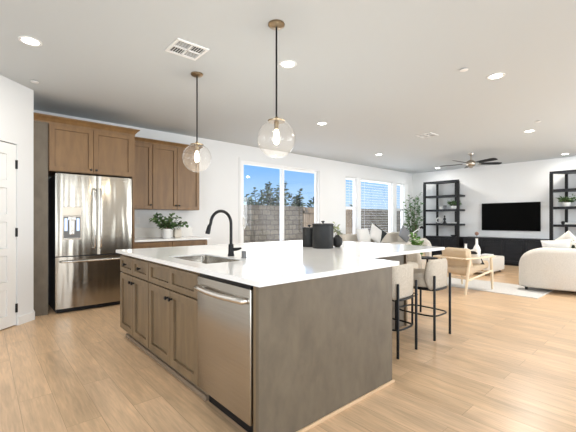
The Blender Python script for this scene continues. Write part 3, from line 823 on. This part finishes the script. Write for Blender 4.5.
# ------------------------------------------------------------------ counter stools
def make_stool(label):
    t = thing('counter_stool', label, 'stool', (0, 0, 0), 0, 'boucle counter stools at the island bar')
    # upholstered seat, D shaped
    def outline(k, n=28):
        o = []
        for i in range(n):
            a = 2 * PI * i / n; c, s = math.cos(a), math.sin(a)
            e_ = 2 / 3.2
            o.append((.205 * k * math.copysign(abs(c) ** e_, c), .205 * k * math.copysign(abs(s) ** e_, s)))
        return o
    bm = BM(); rings = []
    for k, z in ((.90, .515), (.98, .525), (1.0, .55), (1.0, .61), (.97, .635), (.88, .65), (.5, .655)):
        rings.append([bm.verts.new((x, y, z)) for x, y in outline(k)])
    for a, b in zip(rings, rings[1:]):
        for i in range(len(a)): bm.faces.new((a[i], a[(i + 1) % len(a)], b[(i + 1) % len(a)], b[i]))
    bm.faces.new(rings[0][::-1]); bm.faces.new(rings[-1])
    obj('seat', bm, 'boucle_stool', t, 80)
    # wrap-around back
    bm = BM(); n = 30; cols = []
    for i in range(n + 1):
        u = -1 + 2 * i / n
        a = R(-90 + u * 58)
        e_ = 2 / 3.8
        c, s = math.cos(a), math.sin(a)
        ex, ey = math.copysign(abs(c) ** e_, c), math.copysign(abs(s) ** e_, s)
        au = abs(u)
        f = 1 if au < .42 else math.sqrt(max(0.0, 1 - ((au - .42) / .58) ** 2.2))
        zc = .64; top = zc + .160 * max(.12, f); bot = zc - .15 * max(.25, f)
        th = .05
        pr = []
        for (ro, z) in ((0, bot + .03), (0, top - .03), (-.012, top - .006), (-.025, top), (-.038, top - .006), (-th, top - .03), (-th, bot + .03), (-.038, bot + .004), (-.012, bot + .004)):
            zz = min(max(z, bot), top)
            pr.append(bm.verts.new(((.235 + ro) * ex, (.222 + ro) * ey, zz)))
        cols.append(pr)
    for a, b in zip(cols, cols[1:]):
        m = len(a)
        for k in range(m): bm.faces.new((a[k], b[k], b[(k + 1) % m], a[(k + 1) % m]))
    bm.faces.new(cols[0]); bm.faces.new(cols[-1][::-1])
    obj('backrest', bm, 'boucle_stool', t, 80)
    # black rod legs
    for (x, y, zt) in ((-.165, -.232, .645), (.165, -.232, .645), (-.165, .2, .51), (.165, .2, .51)):
        bm = BM(); tube(bm, [(x, y, .0), (x, y, zt - .008), (x, y, zt)], [.0125, .0125, .009], 12)
        obj('leg', bm, 'black_metal', t, 50)
    bm = BM(); pts = []
    for i in range(40):
        a = 2 * PI * i / 40; c, s = math.cos(a), math.sin(a)
        pts.append((.168 * math.copysign(abs(c) ** .5, c), .212 * math.copysign(abs(s) ** .5, s) - .016 * (s < -.5), .232))
    tube(bm, pts, .0085, 8, True); obj('footrest', bm, 'black_metal', t, 60)
    bm = BM(); pts = [(p[0] * 1.0, p[1] * 1.0, .495) for p in pts]
    tube(bm, pts, .011, 8, True); box(bm, -.165, .165, -.19, .19, .50, .5145); obj('seat_frame', bm, 'black_metal', t, 60)
    return t
s1 = make_stool('oat boucle counter stool partly hidden by the island end panel')
s1.location = (2.865, 1.885, 0); s1.rotation_euler = (0, 0, R(2))
dup(s1, (3.558, 1.885, 0), R(-1), 'oat boucle counter stool standing fully clear at the bar corner')
dup(s1, (4.085, 2.46, 0), R(90), 'oat boucle counter stool at the short end of the bar, behind the others')

# ------------------------------------------------------------------ ceiling fittings
def pendant(label, x, y, zc):
    t = thing('pendant_lamp', label, 'pendant light', (x, y, 0), 0, 'glass globe pendants over the island')
    bm = BM(); lathe(bm, [(0, CE - .001), (.066, CE - .001), (.066, CE - .012), (.05, CE - .024), (.014, CE - .03), (0, CE - .03)][::-1], n=32); obj('canopy', bm, 'brass', t, 40)
    r = .152
    top = zc + r
    bm = BM(); tube(bm, [(0, 0, CE - .028), (0, 0, top + .01)], .0075, 12)
    rod = obj('rod', bm, 'black_metal', t, 60)
    bm = BM(); lathe(bm, [(0, top - .016), (.068, top - .016), (.070, top - .006), (.02, top - .001), (.014, top + .02), (0, top + .02)], n=28); obj('cap', bm, 'brass', t, 40)
    bm = BM(); prof = []
    for k in range(25):
        a = R(22) + (PI - R(22)) * k / 24
        prof.append((r * math.sin(a), zc + r * math.cos(a)))
    prof[-1] = (0, zc - r)
    lathe(bm, prof, n=48, caps=False); obj('globe', bm, 'globe', t, 180)
    bm = BM(); lathe(bm, [(0, top - .075), (.017, top - .075), (.019, top - .03), (.019, top - .016), (0, top - .016)], n=20); obj('socket', bm, 'brass', t, 40)
    bm = BM(); lathe(bm, [(0, zc - .045), (.012, zc - .042), (.024, zc - .025), (.027, zc + .0), (.024, zc + .03), (.016, zc + .06), (.014, top - .076), (0, top - .076)], n=20)
    b_ = obj('bulb', bm, 'bulb', t, 60)
    d = bpy.data.lights.new('pendant_glow', 'POINT'); d.energy = 5; d.color = (1, .85, .65); d.shadow_soft_size = .03
    l = bpy.data.objects.new('pendant_glow', d); COL.objects.link(l); l.location = (0, 0, zc - .07); l.parent = t
pendant('nearer and larger looking clear globe pendant hanging over the island', 1.77, 2.158, 1.846)
pendant('farther clear globe pendant hanging in front of the wall cabinets', 1.737, 3.457, 1.863)

cans = [((.324, 3.778), 'recessed ceiling light nearest the pantry corner'),
        ((2.311, 2.635), 'recessed ceiling light just behind the near pendant rod'),
        ((4.149, 3.897), 'recessed ceiling light in front of the sliding door, left of the fan'),
        ((4.2, 1.367), 'large looking recessed ceiling light right of centre, beside a sprinkler cap'),
        ((7.237, 1.824), 'recessed ceiling light between the kitchen lights and the right shelf'),
        ((7.135, 4.844), 'recessed ceiling light before the picture window'),
        ((10.308, 4.943), 'small recessed ceiling light left of the fan, above the left shelf'),
        ((10.38, 1.9), 'small recessed ceiling light above the right shelf')]
for (x, y), lab in cans:
    t = thing('downlight', lab, 'ceiling light', (x, y, CE), 0, 'recessed ceiling lights')
    bm = BM(); lathe(bm, [(.06, -.0005), (.088, -.0005), (.086, -.006), (.064, -.004), (.06, -.0005)], n=32, caps=False); obj('trim_ring', bm, 'trim', t, 50)
    bm = BM(); lathe(bm, [(0, -.0035), (.0625, -.0035), (.0625, -.001), (0, -.001)], n=28); obj('lens', bm, 'lamp', t)
    d = bpy.data.lights.new('downlight_beam', 'AREA'); d.shape = 'DISK'; d.size = .12; d.energy = DOWNLIGHT_W * (0.65 if x > 10 else 0.6 if y > 4 else 3.2 if x > 6 else 1.0); d.color = (1, .95, .88)
    l = bpy.data.objects.new('downlight_beam', d); COL.objects.link(l); l.parent = t; l.location = (0, 0, -.012)

def vent(x, y, wx, wy, label):
    t = thing('ceiling_vent', label, 'vent', (x, y, CE))
    bm = BM(); bar_frame(bm, -wx / 2, wx / 2, -wy / 2, wy / 2, 0, .012, .022)
    box(bm, -.008, .008, 0, .012, -wy / 2 + .02, wy / 2 - .02); box(bm, -wx / 2 + .02, wx / 2 - .02, 0, .012, -.008, .008)
    bm.transform(Matrix.Translation((0, 0, -.013)) @ Matrix.Rotation(R(90), 4, 'X') @ Matrix.Scale(1, 4))
    obj('vent_frame', bm, 'trim', t)
    bm = BM(); box(bm, -wx / 2 + .02, wx / 2 - .02, -wy / 2 + .02, wy / 2 - .02, -.002, -.0005); obj('duct', bm, 'steel_dark', t)
    bm = BM()
    for (sx_, sy_) in ((-1, -1), (1, -1), (-1, 1), (1, 1)):
        cx, cy = sx_ * (wx / 4 - .004), sy_ * (wy / 4 - .004)
        hx, hy = wx / 4 - .016, wy / 4 - .016
        for k in range(5):
            f = -1 + 2 * (k + .5) / 5
            if sx_ * sy_ > 0: box(bm, cx - hx, cx + hx, cy + f * hy - .0018, cy + f * hy + .0018, -.007, -.003)
            else: box(bm, cx + f * hx - .0018, cx + f * hx + .0018, cy - hy, cy + hy, -.007, -.003)
    obj('louvres', bm, 'trim', t)
vent(1.416, 3.015, .30, .28, 'square white four way ceiling vent above the island near the far pendant')
vent(6.16, 3.15, .31, .29, 'small looking ceiling vent between island and fan')

def sprinkler(x, y, label):
    t = thing('sprinkler_cap', label, 'sprinkler', (x, y, CE), 0, 'flat sprinkler caps on the ceiling')
    bm = BM(); lathe(bm, [(0, -.016), (.036, -.016), (.040, -.013), (.040, -.010), (0, -.010)], n=28); obj('cover_plate', bm, 'trim', t, 40)
    bm = BM(); lathe(bm, [(0, -.010), (.024, -.010), (.024, -.0005), (0, -.0005)], n=20); obj('collar', bm, 'slate', t, 40)
sprinkler(.452, 4.83, 'flat white sprinkler cap on the ceiling by the pantry corner')
sprinkler(3.756, 1.522, 'flat white sprinkler cap nearest the camera, left of a bright ceiling light')
sprinkler(6.607, 1.551, 'flat white sprinkler cap beside the ceiling light right of the fan')

# ceiling fan
fan = thing('ceiling_fan', 'five blade ceiling fan with nickel motor over the living room', 'ceiling fan', (8.652, 3.347, 0), R(0))
bm = BM(); lathe(bm, [(0, CE - .055), (.02, CE - .055), (.055, CE - .03), (.062, CE - .001), (0, CE - .001)], n=28); obj('canopy', bm, 'nickel', fan, 40)
bm = BM(); tube(bm, [(0, 0, CE - .05), (0, 0, 2.60)], .0125, 12); obj('downrod', bm, 'nickel', fan, 60)
bm = BM(); lathe(bm, [(0, 2.455), (.05, 2.455), (.085, 2.47), (.10, 2.50), (.105, 2.53), (.10, 2.56), (.07, 2.59), (.03, 2.61), (0, 2.61)], n=32); obj('motor_housing', bm, 'nickel', fan, 60)
bm = BM(); lathe(bm, [(0, 2.42), (.03, 2.42), (.045, 2.435), (.045, 2.4545), (0, 2.4545)], n=24); obj('switch_cap', bm, 'nickel', fan, 40)
for k in range(5):
    a = R(-43 + 72 * k)
    bm = BM()
    box(bm, .095, .23, -.012, .012, 2.515, 2.522); 
    bm.transform(Matrix.Rotation(a, 4, 'Z'))
    br = obj('blade_bracket', bm, 'nickel', fan)
    bm = BM()
    pts = [(.19, -.05), (.30, -.062), (.60, -.07), (.68, -.06), (.70, -.03), (.70, .03), (.68, .06), (.60, .07), (.30, .062), (.19, .05)]
    prism(bm, pts, 0, .007)
    bm.transform(Matrix.Rotation(a, 4, 'Z') @ Matrix.Translation((0, 0, 2.522)) @ Matrix.Rotation(R(-13), 4, 'X'))
    obj('blade', bm, 'black_wood', br)

# ------------------------------------------------------------------ television wall
t = thing('television', 'large black flat television mounted on the white wall', 'television', (10.90, 3.215, 1.29), R(-90))
bm = BM(); box(bm, -.71, .71, -.0, .035, -.385, .385, .006); obj('casing', bm, 'black', t)
bm = BM(); box(bm, -.70, .70, -.003, 0, -.37, .377); obj('screen', bm, 'screen', t)
bm = BM(); box(bm, -.25, .25, .035, .05, -.15, .15); obj('mount', bm, 'black_metal', t)

cons = thing('media_console', 'long low black console under the television', 'console', (10.45, 4.27, 0), R(-90))
CW = 2.02
bm = BM(); box(bm, .01, CW - .01, .03, .44, .06, .684); obj('console_body', bm, 'black_wood', cons)
bm = BM(); box(bm, 0, CW, 0, .45, .685, .715, .004); obj('console_top', bm, 'black_wood', cons)
bm = BM(); box(bm, .05, CW - .05, .05, .42, 0, .06); obj('plinth', bm, 'black', cons)
for k in range(4):
    a = .012 + k * (CW - .024) / 4; b = a + (CW - .024) / 4
    d_ = shaker('door', a, b, .07, .675, cons, 'black_wood', .05, .008, .003)
    bm = BM(); box(bm, (b - .03 if k % 2 == 0 else a + .02), (b - .02 if k % 2 == 0 else a + .03), -.012, .008, .33, .46, .002); obj('handle', bm, 'black_metal', d_)

def shelf_unit(label, yl):
    """open shelving, 1.1 m wide, front posts at the corners, rear posts set in; local x runs to the right"""
    t = thing('shelf_unit', label, 'shelf', (10.48, yl, 0), R(-90), 'black shelf units beside the television')
    w, d, H = 1.10, .42, 2.385
    bm = BM(); box(bm, .01, w - .01, .02, d, .08, .66); box(bm, .04, w - .04, .05, d - .02, 0, .08); obj('cabinet_body', bm, 'black_wood', t)
    for k in range(2):
        a = .04 + k * (w - .08) / 2; b = a + (w - .08) / 2
        dd = shaker('cabinet_door', a, b, .10, .64, t, 'black_wood', .05, .0)
        bm = BM(); box(bm, (b - .03 if k == 0 else a + .02), (b - .02 if k == 0 else a + .03), -.014, 0, .32, .44, .002); obj('handle', bm, 'black_metal', dd)
    bm = BM(); box(bm, 0, w, 0, d, .661, .70, .003); obj('cabinet_top', bm, 'black_wood', t)
    for z in (1.045, 1.478, 1.905):
        bm = BM(); box(bm, .0, w, .035, d, z - .012, z + .045, .003); obj('shelf_board', bm, 'black_wood', t)
    bm = BM(); prism(bm, [(0, 0), (w, 0), (w - .26, d), (.26, d)], H - .055, H); obj('top_board', bm, 'black_wood', t)
    for x in (.0, w - .07):
        bm = BM(); box(bm, x, x + .07, -.02, .034, .0, H - .056, .003); obj('front_post', bm, 'black_metal', t)
    for x in (.23, w - .29):
        bm = BM()
        for (z0, z1) in ((.701, 1.032), (1.091, 1.465), (1.524, 1.892), (1.951, H - .056)):
            box(bm, x, x + .06, d - .05, d - .005, z0, z1, .002)
        obj('rear_post', bm, 'black_metal', t)
    return t
shelf_unit('black open shelf unit left of the television', 5.48)
shelf_unit('black open shelf unit right of the television, behind the curved sofa', 2.225)

def small_plant(loc, label, seed, spread=.2):
    t = thing('potted_plant', label, 'plant', loc)
    bm = BM(); lathe(bm, [(0, 0), (.06, 0), (.085, .05), (.088, .10), (.08, .10), (.076, .085), (0, .08)], n=24); obj('pot', bm, 'white_ceramic', t, 50)
    rng = random.Random(seed)
    st = [(spread * rng.uniform(.4, 1) * math.cos(k * 2.4), spread * rng.uniform(.4, 1) * math.sin(k * 2.4), .13 + .13 * rng.random()) for k in range(16)]
    branchy(t, (0, 0, .09), st, .08, .04, 8, 'leaf', seed=seed + 1, stem_r=.003)
small_plant((10.68, 4.63, 1.524), 'bushy green plant in a white bowl on the left shelf unit', 51)
small_plant((10.68, 1.93, 1.524), 'spreading green plant in a white bowl on the right shelf unit', 61, .24)
def lathe_thing(name, label, cat, loc, prof, mat, n=24, group=None):
    bm = BM(); lathe(bm, prof, n=n)
    return tag(obj(name, bm, mat, None, 50, loc), label, cat, group)
lathe_thing('candle_holder', 'short dark bottle shaped holder left on the plant shelf of the left unit', 'candle holder', (10.66, 5.12, 1.524), [(0, 0), (.03, 0), (.03, .01), (.008, .02), (.008, .11), (.02, .12), (.02, .14), (0, .14)], 'black_ceramic')
lathe_thing('white_jar', 'small white jar on the plant shelf of the left unit', 'jar', (10.66, 5.0, 1.524), [(0, 0), (.045, 0), (.055, .04), (.045, .09), (.025, .10), (0, .10)], 'white_ceramic')
lathe_thing('grey_cup', 'small grey cup next to the bowl plant on the left shelf unit', 'cup', (10.66, 4.88, 1.524), [(0, 0), (.04, 0), (.05, .12), (.046, .12), (.036, .01), (0, .01)], 'linen_grey')
t = thing('ring_sculpture', 'white ring sculpture on the middle board of the left shelf unit', 'sculpture', (10.66, 5.07, 1.091), R(-80))
bm = BM(); tube(bm, [(.075 * math.cos(2 * PI * k / 28), 0, .10 + .075 * math.sin(2 * PI * k / 28)) for k in range(28)], .02, 10, True); obj('ring', bm, 'white_ceramic', t, 80)
bm = BM(); box(bm, -.04, .04, -.03, .03, 0, .015, .003); obj('base', bm, 'black', t)
t = thing('figure_sculpture', 'slim dark abstract sculpture beside the white ring on the left unit', 'sculpture', (10.66, 4.89, 1.091))
bm = BM(); lathe(bm, [(0, .012), (.05, .012), (.035, .06), (.02, .09), (.045, .13), (.03, .17), (.012, .19), (.026, .215), (.02, .24), (0, .25)], n=18); obj('figure', bm, 'black_ceramic', t, 60)
bm = BM(); box(bm, -.06, .06, -.05, .05, 0, .012, .002); obj('base', bm, 'black', t)
def beads(label, loc, seed, bead_r=.024, n=12):
    t = thing('bead_garland', label, 'garland', loc)
    bm = BM(); rng = random.Random(seed)
    for k in range(n):
        a = -1 + 2 * k / (n - 1)
        bmesh.ops.create_uvsphere(bm, u_segments=10, v_segments=8, radius=bead_r, matrix=Matrix.Translation((.03 * math.sin(a * 5), a * .16, bead_r)))
    obj('beads', bm, 'white_ceramic', t, 180)
    bm = BM(); box(bm, -.055, .055, -.17, .17, -.0005, .0, 0); bm.free()
    return t
beads('string of white wooden beads on the middle board of the left shelf unit', (10.68, 4.63, 1.0915), 3)
beads('string of white wooden beads on the middle board of the right shelf unit', (10.66, 1.78, 1.0915), 4)
lathe_thing('black_ornament', 'small round black ornament beside the beads on the right shelf unit', 'ornament', (10.62, 1.985, 1.091), [(0, 0), (.02, 0), (.035, .02), (.04, .045), (.03, .075), (0, .085)], 'black_ceramic')
lathe_thing('shallow_dish', 'low dark dish lying on the cabinet top of the left shelf unit', 'dish', (10.66, 4.62, .7005), [(0, 0), (.05, 0), (.09, .05), (.085, .05), (.045, .012), (0, .012)], 'black_ceramic')

# ------------------------------------------------------------------ living room furniture
bm = BM(); box(bm, 6.36, 7.42, 1.50, 3.28, .0005, .013, .004)
tag(obj('area_rug', bm, 'rug'), 'large ivory area rug under the seating group', 'rug')

def pillow_bm(w, h, tk, n=14):
    bm = BM(); G = {}
    for s in (1, -1):
        for i in range(n + 1):
            for j in range(n + 1):
                u, v = -1 + 2 * i / n, -1 + 2 * j / n
                edge = i in (0, n) or j in (0, n)
                if edge and s == -1: G[(s, i, j)] = G[(1, i, j)]; continue
                z = s * tk / 2 * ((1 - abs(u) ** 2.2) * (1 - abs(v) ** 2.2)) ** .5
                kx = 1 - .07 * (1 - abs(v) ** 2) * abs(u) ** 3; ky = 1 - .07 * (1 - abs(u) ** 2) * abs(v) ** 3
                G[(s, i, j)] = bm.verts.new((u * w / 2 * kx, z, v * h / 2 * ky))
        for i in range(n):
            for j in range(n):
                q = (G[(s, i, j)], G[(s, i + 1, j)], G[(s, i + 1, j + 1)], G[(s, i, j + 1)])
                bm.faces.new(q if s == 1 else q[::-1])
    return bm
def pillow(label, loc, rot, w, h, tk, mat, group=None):
    o = obj('throw_pillow', pillow_bm(w, h, tk), mat, None, 180)
    o.location = loc; o.rotation_euler = rot
    return tag(o, label, 'pillow', group)

# sofa along the window wall
sf = thing('window_sofa', 'beige sofa standing under the living room windows', 'sofa', (6.95, 5.05, 0))
SW = 3.0
bm = BM(); box(bm, .0, SW, .0, .92, .10, .40, .03, 3); obj('sofa_base', bm, 'sofa_beige', sf, 40)
bm = BM(); box(bm, .0, SW, .70, .93, .405, .83, .07, 4); obj('backrest', bm, 'sofa_beige', sf, 40)
for k in range(3):
    a = .21 + k * .86
    bm = BM(); box(bm, a + .004, a + .856, .0, .695, .405, .55, .05, 4); obj('seat_cushion', bm, 'sofa_beige', sf, 40)
for x in (0, SW - .2):
    bm = BM(); box(bm, x, x + .2, -.005, .695, .402, .66, .06, 4); obj('armrest', bm, 'sofa_beige', sf, 40)
for x in (.1, SW - .1):
    for y in (.08, .84):
        bm = BM(); tube(bm, [(x, y, 0), (x, y, .10)], [.018, .025], 10); obj('leg', bm, 'black', sf, 50)
pillow('white pillow with soft folds at the left end of the beige sofa', (7.42, 5.50, .77), (R(-14), 0, R(4)), .56, .44, .17, 'linen')
pillow('white pillow standing on its corner before the dark pillow', (7.92, 5.48, .82), (R(-12), R(28), R(-6)), .46, .46, .16, 'linen')
pillow('charcoal pillow leaning behind the white one on the beige sofa', (8.13, 5.58, .80), (R(-12), R(38), R(-40)), .42, .42, .14, 'dark_linen')
pillow('light grey pillow at the right end of the beige sofa', (9.27, 5.42, .79), (R(-14), R(36), R(-15)), .40, .40, .16, 'linen_grey')

# floor lamp with slanted arm
fl = thing('floor_lamp', 'slim white floor lamp with slanted arm and black tip beside the tree', 'floor lamp', (8.33, 4.62, 0))
bm = BM(); lathe(bm, [(0, 0), (.13, 0), (.13, .015), (.02, .025), (0, .025)], n=28); obj('base', bm, 'white_ceramic', fl, 40)
bm = BM(); tube(bm, [(0, 0, .02), (0, 0, .60), (.0, 0, .88)], .012, 10); obj('pole', bm, 'white_ceramic', fl, 60)
bm = BM(); tube(bm, [(-.10, .09, .79), (.02, -.02, .90), (.12, -.10, .99)], .012, 10); obj('arm', bm, 'white_ceramic', fl, 60)
bm = BM(); tube(bm, [(.12, -.10, .99), (.155, -.135, 1.02), (.185, -.16, 1.0)], [.018, .03, .034], 14); obj('lamp_shade', bm, 'black_metal', fl, 50)

# tree in the corner
def pot(parent, r, h, mat):
    bm = BM(); lathe(bm, [(0, 0), (r * .75, 0), (r, h * .9), (r, h), (r * .92, h), (r * .9, h * .9), (0, h * .88)], n=28); obj('pot', bm, mat, parent, 40)
t = thing('indoor_tree', 'tall slender indoor tree in the corner between windows and shelf', 'plant', (10.12, 5.62, 0))
pot(t, .19, .36, 'white_ceramic')
rng = random.Random(8); st = []
for k in range(24):
    z = .75 + 1.25 * (k / 23); a = k * 2.4; q = .33 * math.sin(PI * min(1, .18 + .8 * (1 - k / 23))) * rng.uniform(.5, 1)
    st.append((q * math.cos(a), q * math.sin(a), z))
branchy(t, (0, 0, .30), st, .15, .07, 11, 'leaf_grey', seed=15, stem_r=.008, start=.6, names=('foliage', 'trunk'))
t = thing('potted_plant', 'low bright green plant in front of the indoor tree, behind the bar end', 'plant', (6.58, 3.58, 0.0))
pot(t, .17, .42, 'beige_ceramic')
st = [(.13 * math.cos(k * 2.4) * (.5 + (k % 4) / 6), .13 * math.sin(k * 2.4) * (.5 + (k % 4) / 6), (.62 + .07 * (k % 5))) for k in range(18)]
branchy(t, (0, 0, .36), st, .10, .05, 12, 'leaf_bright', seed=16, stem_r=.005, start=.3)

# round-backed accent chair behind the bar end
ac = thing('barrel_chair', 'cream round backed chair with camel seat behind the bar end', 'armchair', (7.49, 4.07, 0), R(100))
bm = BM(); cols = []
for i in range(31):
    u = -1 + 2 * i / 30; a = R(-90 + u * 105); au = abs(u)
    top = .765 - .24 * max(0, (au - .15) / .85) ** 1.8
    pr = []
    for (ro, z) in ((0, .30), (0, top - .05), (-.02, top - .01), (-.05, top), (-.08, top - .01), (-.10, top - .05), (-.10, .30)):
        pr.append(bm.verts.new(((.31 + ro) * math.cos(a), (.31 + ro) * math.sin(a), z)))
    cols.append(pr)
for a, b in zip(cols, cols[1:]):
    for k in range(7): bm.faces.new((a[k], b[k], b[(k + 1) % 7], a[(k + 1) % 7]))
bm.faces.new(cols[0]); bm.faces.new(cols[-1][::-1])
obj('backrest', bm, 'boucle', ac, 70)
bm = BM(); lathe(bm, [(0, .30), (.19, .30), (.202, .32), (.202, .42), (.18, .46), (.12, .48), (0, .485)], n=32); o = obj('seat', bm, 'leather', ac, 60); o['label'] = 'camel seat cushion'
bm = BM(); lathe(bm, [(0, .24), (.28, .24), (.29, .298), (0, .298)], n=32); obj('seat_frame', bm, 'pale_wood', ac, 40)
for (x, y) in ((-.2, -.2), (.2, -.2), (-.2, .2), (.2, .2)):
    bm = BM(); tube(bm, [(x * 1.12, y * 1.12, 0), (x, y, .24)], [.014, .02], 10); obj('leg', bm, 'pale_wood', ac, 50)

# black side table
st_ = thing('side_table', 'small round black side table behind the counter stools', 'side table', (6.15, 3.14, 0))
bm = BM(); lathe(bm, [(0, .495), (.175, .495), (.18, .503), (.18, .512), (.175, .518), (0, .518)], n=36); obj('table_top', bm, 'black', st_, 40)
bm = BM(); tube(bm, [(0, 0, .02), (0, 0, .495)], .018, 12); obj('pedestal', bm, 'black_metal', st_, 60)
bm = BM(); lathe(bm, [(0, 0), (.14, 0), (.14, .012), (.03, .022), (0, .022)], n=32); obj('base', bm, 'black_metal', st_, 40)

# wooden lounge chair (faces local +x); origin between the feet of the near side
lc = thing('lounge_chair', 'pale wood lounge chair with camel leather cushions', 'armchair', (5.83, 2.34, .0), R(-10))
CWD = .55
for y in (0, CWD):
    bm = BM(); tube(bm, [(0.0, y, .0), (.06, y, .30), (.115, y, .555)], [.017, .023, .022], 12); obj('leg', bm, 'pale_wood', lc, 60)
    bm = BM(); tube(bm, [(.78, y, .0135), (.765, y, .30), (.74, y, .56)], [.017, .024, .022], 12); obj('leg', bm, 'pale_wood', lc, 60)
    bm = BM(); box(bm, -.03, .82, y - .032, y + .032, .56, .585, .010, 3)
    obj('armrest', bm, 'pale_wood', lc, 40)
    bm = BM(); tube(bm, [(.08, y, .225), (.75, y, .33)], .018, 10); obj('side_rail', bm, 'pale_wood', lc, 60)
bm = BM(); box(bm, -.035, .03, .033, CWD - .033, .556, .584, .010, 3); obj('back_rail', bm, 'pale_wood', lc, 40)
bm = BM(); tube(bm, [(.70, .0, .32), (.70, CWD, .32)], .016, 10); tube(bm, [(.14, .0, .235), (.14, CWD, .235)], .016, 10); obj('cross_rail', bm, 'pale_wood', lc, 60)
bm = BM(); box(bm, -.02, .63, .028, CWD - .028, -.065, .065, .045, 4)
bm.transform(Matrix.Translation((.13, 0, .345)) @ Matrix.Rotation(R(-9), 4, 'Y'))
obj('seat_cushion', bm, 'leather', lc, 40)
bm = BM(); box(bm, -.06, .07, .05, CWD - .05, .0, .46, .045, 4)
bm.transform(Matrix.Translation((.28, 0, .27)) @ Matrix.Rotation(R(-12), 4, 'Y'))
obj('back_cushion', bm, 'leather', lc, 40)
bm = BM(); box(bm, -.10, -.055, .05, CWD - .05, .32, .465, .02, 3)
bm.transform(Matrix.Translation((.28, 0, .27)) @ Matrix.Rotation(R(-12), 4, 'Y'))
obj('headrest', bm, 'leather', lc, 40)
pillow('white pillow with dark brush marks on the lounge chair', (6.32, 2.44, .56), (R(-22), R(10), R(80)), .36, .30, .12, 'striped')

# ottoman with vases
ot = thing('ottoman', 'low square cream upholstered ottoman before the console', 'ottoman', (8.15, 2.80, 0))
bm = BM(); box(bm, 0, 1.02, 0, 1.0, .05, .365, .03, 4); obj('ottoman_body', bm, 'boucle', ot, 40)
for x in (.08, .94):
    for y in (.08, .92):
        bm = BM(); tube(bm, [(x, y, 0), (x, y, .05)], .02, 10); obj('leg', bm, 'black', ot, 50)
OZ = .366
bm = BM(); box(bm, 8.42, 8.92, 2.88, 3.22, OZ, OZ + .022, .006, 2)
tag(obj('serving_tray', bm, 'beige_ceramic'), 'flat pale tray lying on the cream ottoman', 'tray')
bm = BM(); box(bm, 8.62, 8.86, 2.93, 3.12, OZ + .0225, OZ + .05, .004)
tag(obj('coffee_table_book', bm, 'white_ceramic'), 'white coffee table book on the pale tray', 'book')
v = thing('bottle_vase', 'tall white bottle vase with a dried flower ball on the ottoman', 'vase', (8.33, 3.10, OZ))
bm = BM(); lathe(bm, [(0, 0), (.06, 0), (.075, .03), (.078, .17), (.06, .23), (.028, .29), (.024, .40), (.03, .42), (.022, .42), (.018, .39), (0, .38)], n=28); obj('vase_body', bm, 'white_ceramic', v, 60)
bm = BM(); tube(bm, [(0, 0, .38), (.0, .0, .50)], .004, 6); obj('stem', bm, 'stem', v, 60)
bm = BM(); bmesh.ops.create_icosphere(bm, subdivisions=3, radius=.042, matrix=Matrix.Translation((0, 0, .53))); obj('flower_head', bm, 'dried', v, 180)
v = thing('bottle_vase', 'short white bottle vase left of the tall one on the ottoman', 'vase', (8.24, 3.30, OZ))
bm = BM(); lathe(bm, [(0, 0), (.06, 0), (.07, .02), (.072, .12), (.055, .17), (.026, .21), (.024, .28), (.03, .295), (.022, .295), (.018, .27), (0, .26)], n=28); obj('vase_body', bm, 'white_ceramic', v, 60)

# curved sofa at the right
CX, CY, RO = 8.38, 1.72, 1.475
cs = thing('curved_sofa', 'cream boucle curved sofa seen from behind at the right', 'sofa', (CX, CY, .013))
A0, A1 = R(171), R(285)
def swept(prof_fn, n=48):
    bm = BM(); cols = []
    for i in range(n + 1):
        # finer steps near both ends
        u = .5 - .5 * math.cos(PI * i / n)
        a = A0 + (A1 - A0) * u
        s = min(u, 1 - u) * (A1 - A0) * RO
        cols.append([bm.verts.new((r * math.cos(a), r * math.sin(a), z)) for r, z in prof_fn(s)])
    for a, b in zip(cols, cols[1:]):
        m = len(a)
        for k in range(m): bm.faces.new((a[k], b[k], b[(k + 1) % m], a[(k + 1) % m]))
    bm.faces.new(cols[0]); bm.faces.new(cols[-1][::-1])
    return bm
def back_prof(s):
    q = min(1, s / .42); h = .40 + .325 * math.sqrt(max(0, 1 - (1 - q) ** 2))
    p = min(1, s / .16); t = .15 * math.sqrt(max(0, 1 - (1 - p) ** 2)) + .01
    c = RO - .16; b = .06; e_ = min(.09, t * .9)
    out = []
    for k in range(7):
        a = PI / 2 * k / 6; out.append((c + (t - e_) + e_ * math.cos(a), h - e_ + e_ * math.sin(a)))
    for k in range(7):
        a = PI / 2 + PI / 2 * k / 6; out.append((c - (t - e_) + e_ * math.cos(a), h - e_ + e_ * math.sin(a)))
    out += [(c - t, b + .03), (c - t + .02, b), (c + t - .02, b), (c + t, b + .03)]
    return out
obj('backrest', swept(back_prof), 'boucle', cs, 80)
def seat_prof(s):
    p = min(1, s / .12); k = math.sqrt(max(0, 1 - (1 - p) ** 2))
    ri, ro = .62 + .07 * (1 - k), RO - .32
    return [(ri, .08), (ri - .02 * k, .12), (ri - .02 * k, .36), (ri + .03, .41), (ri + .08, .425), (ro, .425), (ro, .08)]
obj('seat', swept(seat_prof), 'boucle', cs, 60)
for deg, r in ((176, 1.36), (228, 1.40), (280, 1.36), (180, .75), (228, .72), (276, .75)):
    bm = BM(); a = R(deg); zb = 0 if CX + r * math.cos(a) < 7.40 else -.013; tube(bm, [(r * math.cos(a), r * math.sin(a), zb), (r * math.cos(a), r * math.sin(a), .09)], [.02, .028], 10); obj('leg', bm, 'black', cs, 50)
pillow('cream pillow on the curved sofa, left of the other two', (7.35, 1.45, .66), (R(-14), R(6), R(100)), .42, .44, .16, 'linen')
pillow('white pillow standing tall in the middle on the curved sofa', (7.56, 1.35, .74), (R(-14), R(40), R(85)), .42, .42, .15, 'boucle')
pillow('leaf patterned dark and cream pillow on the curved sofa', (7.42, 1.20, .70), (R(-12), R(16), R(105)), .40, .40, .15, 'patterned')
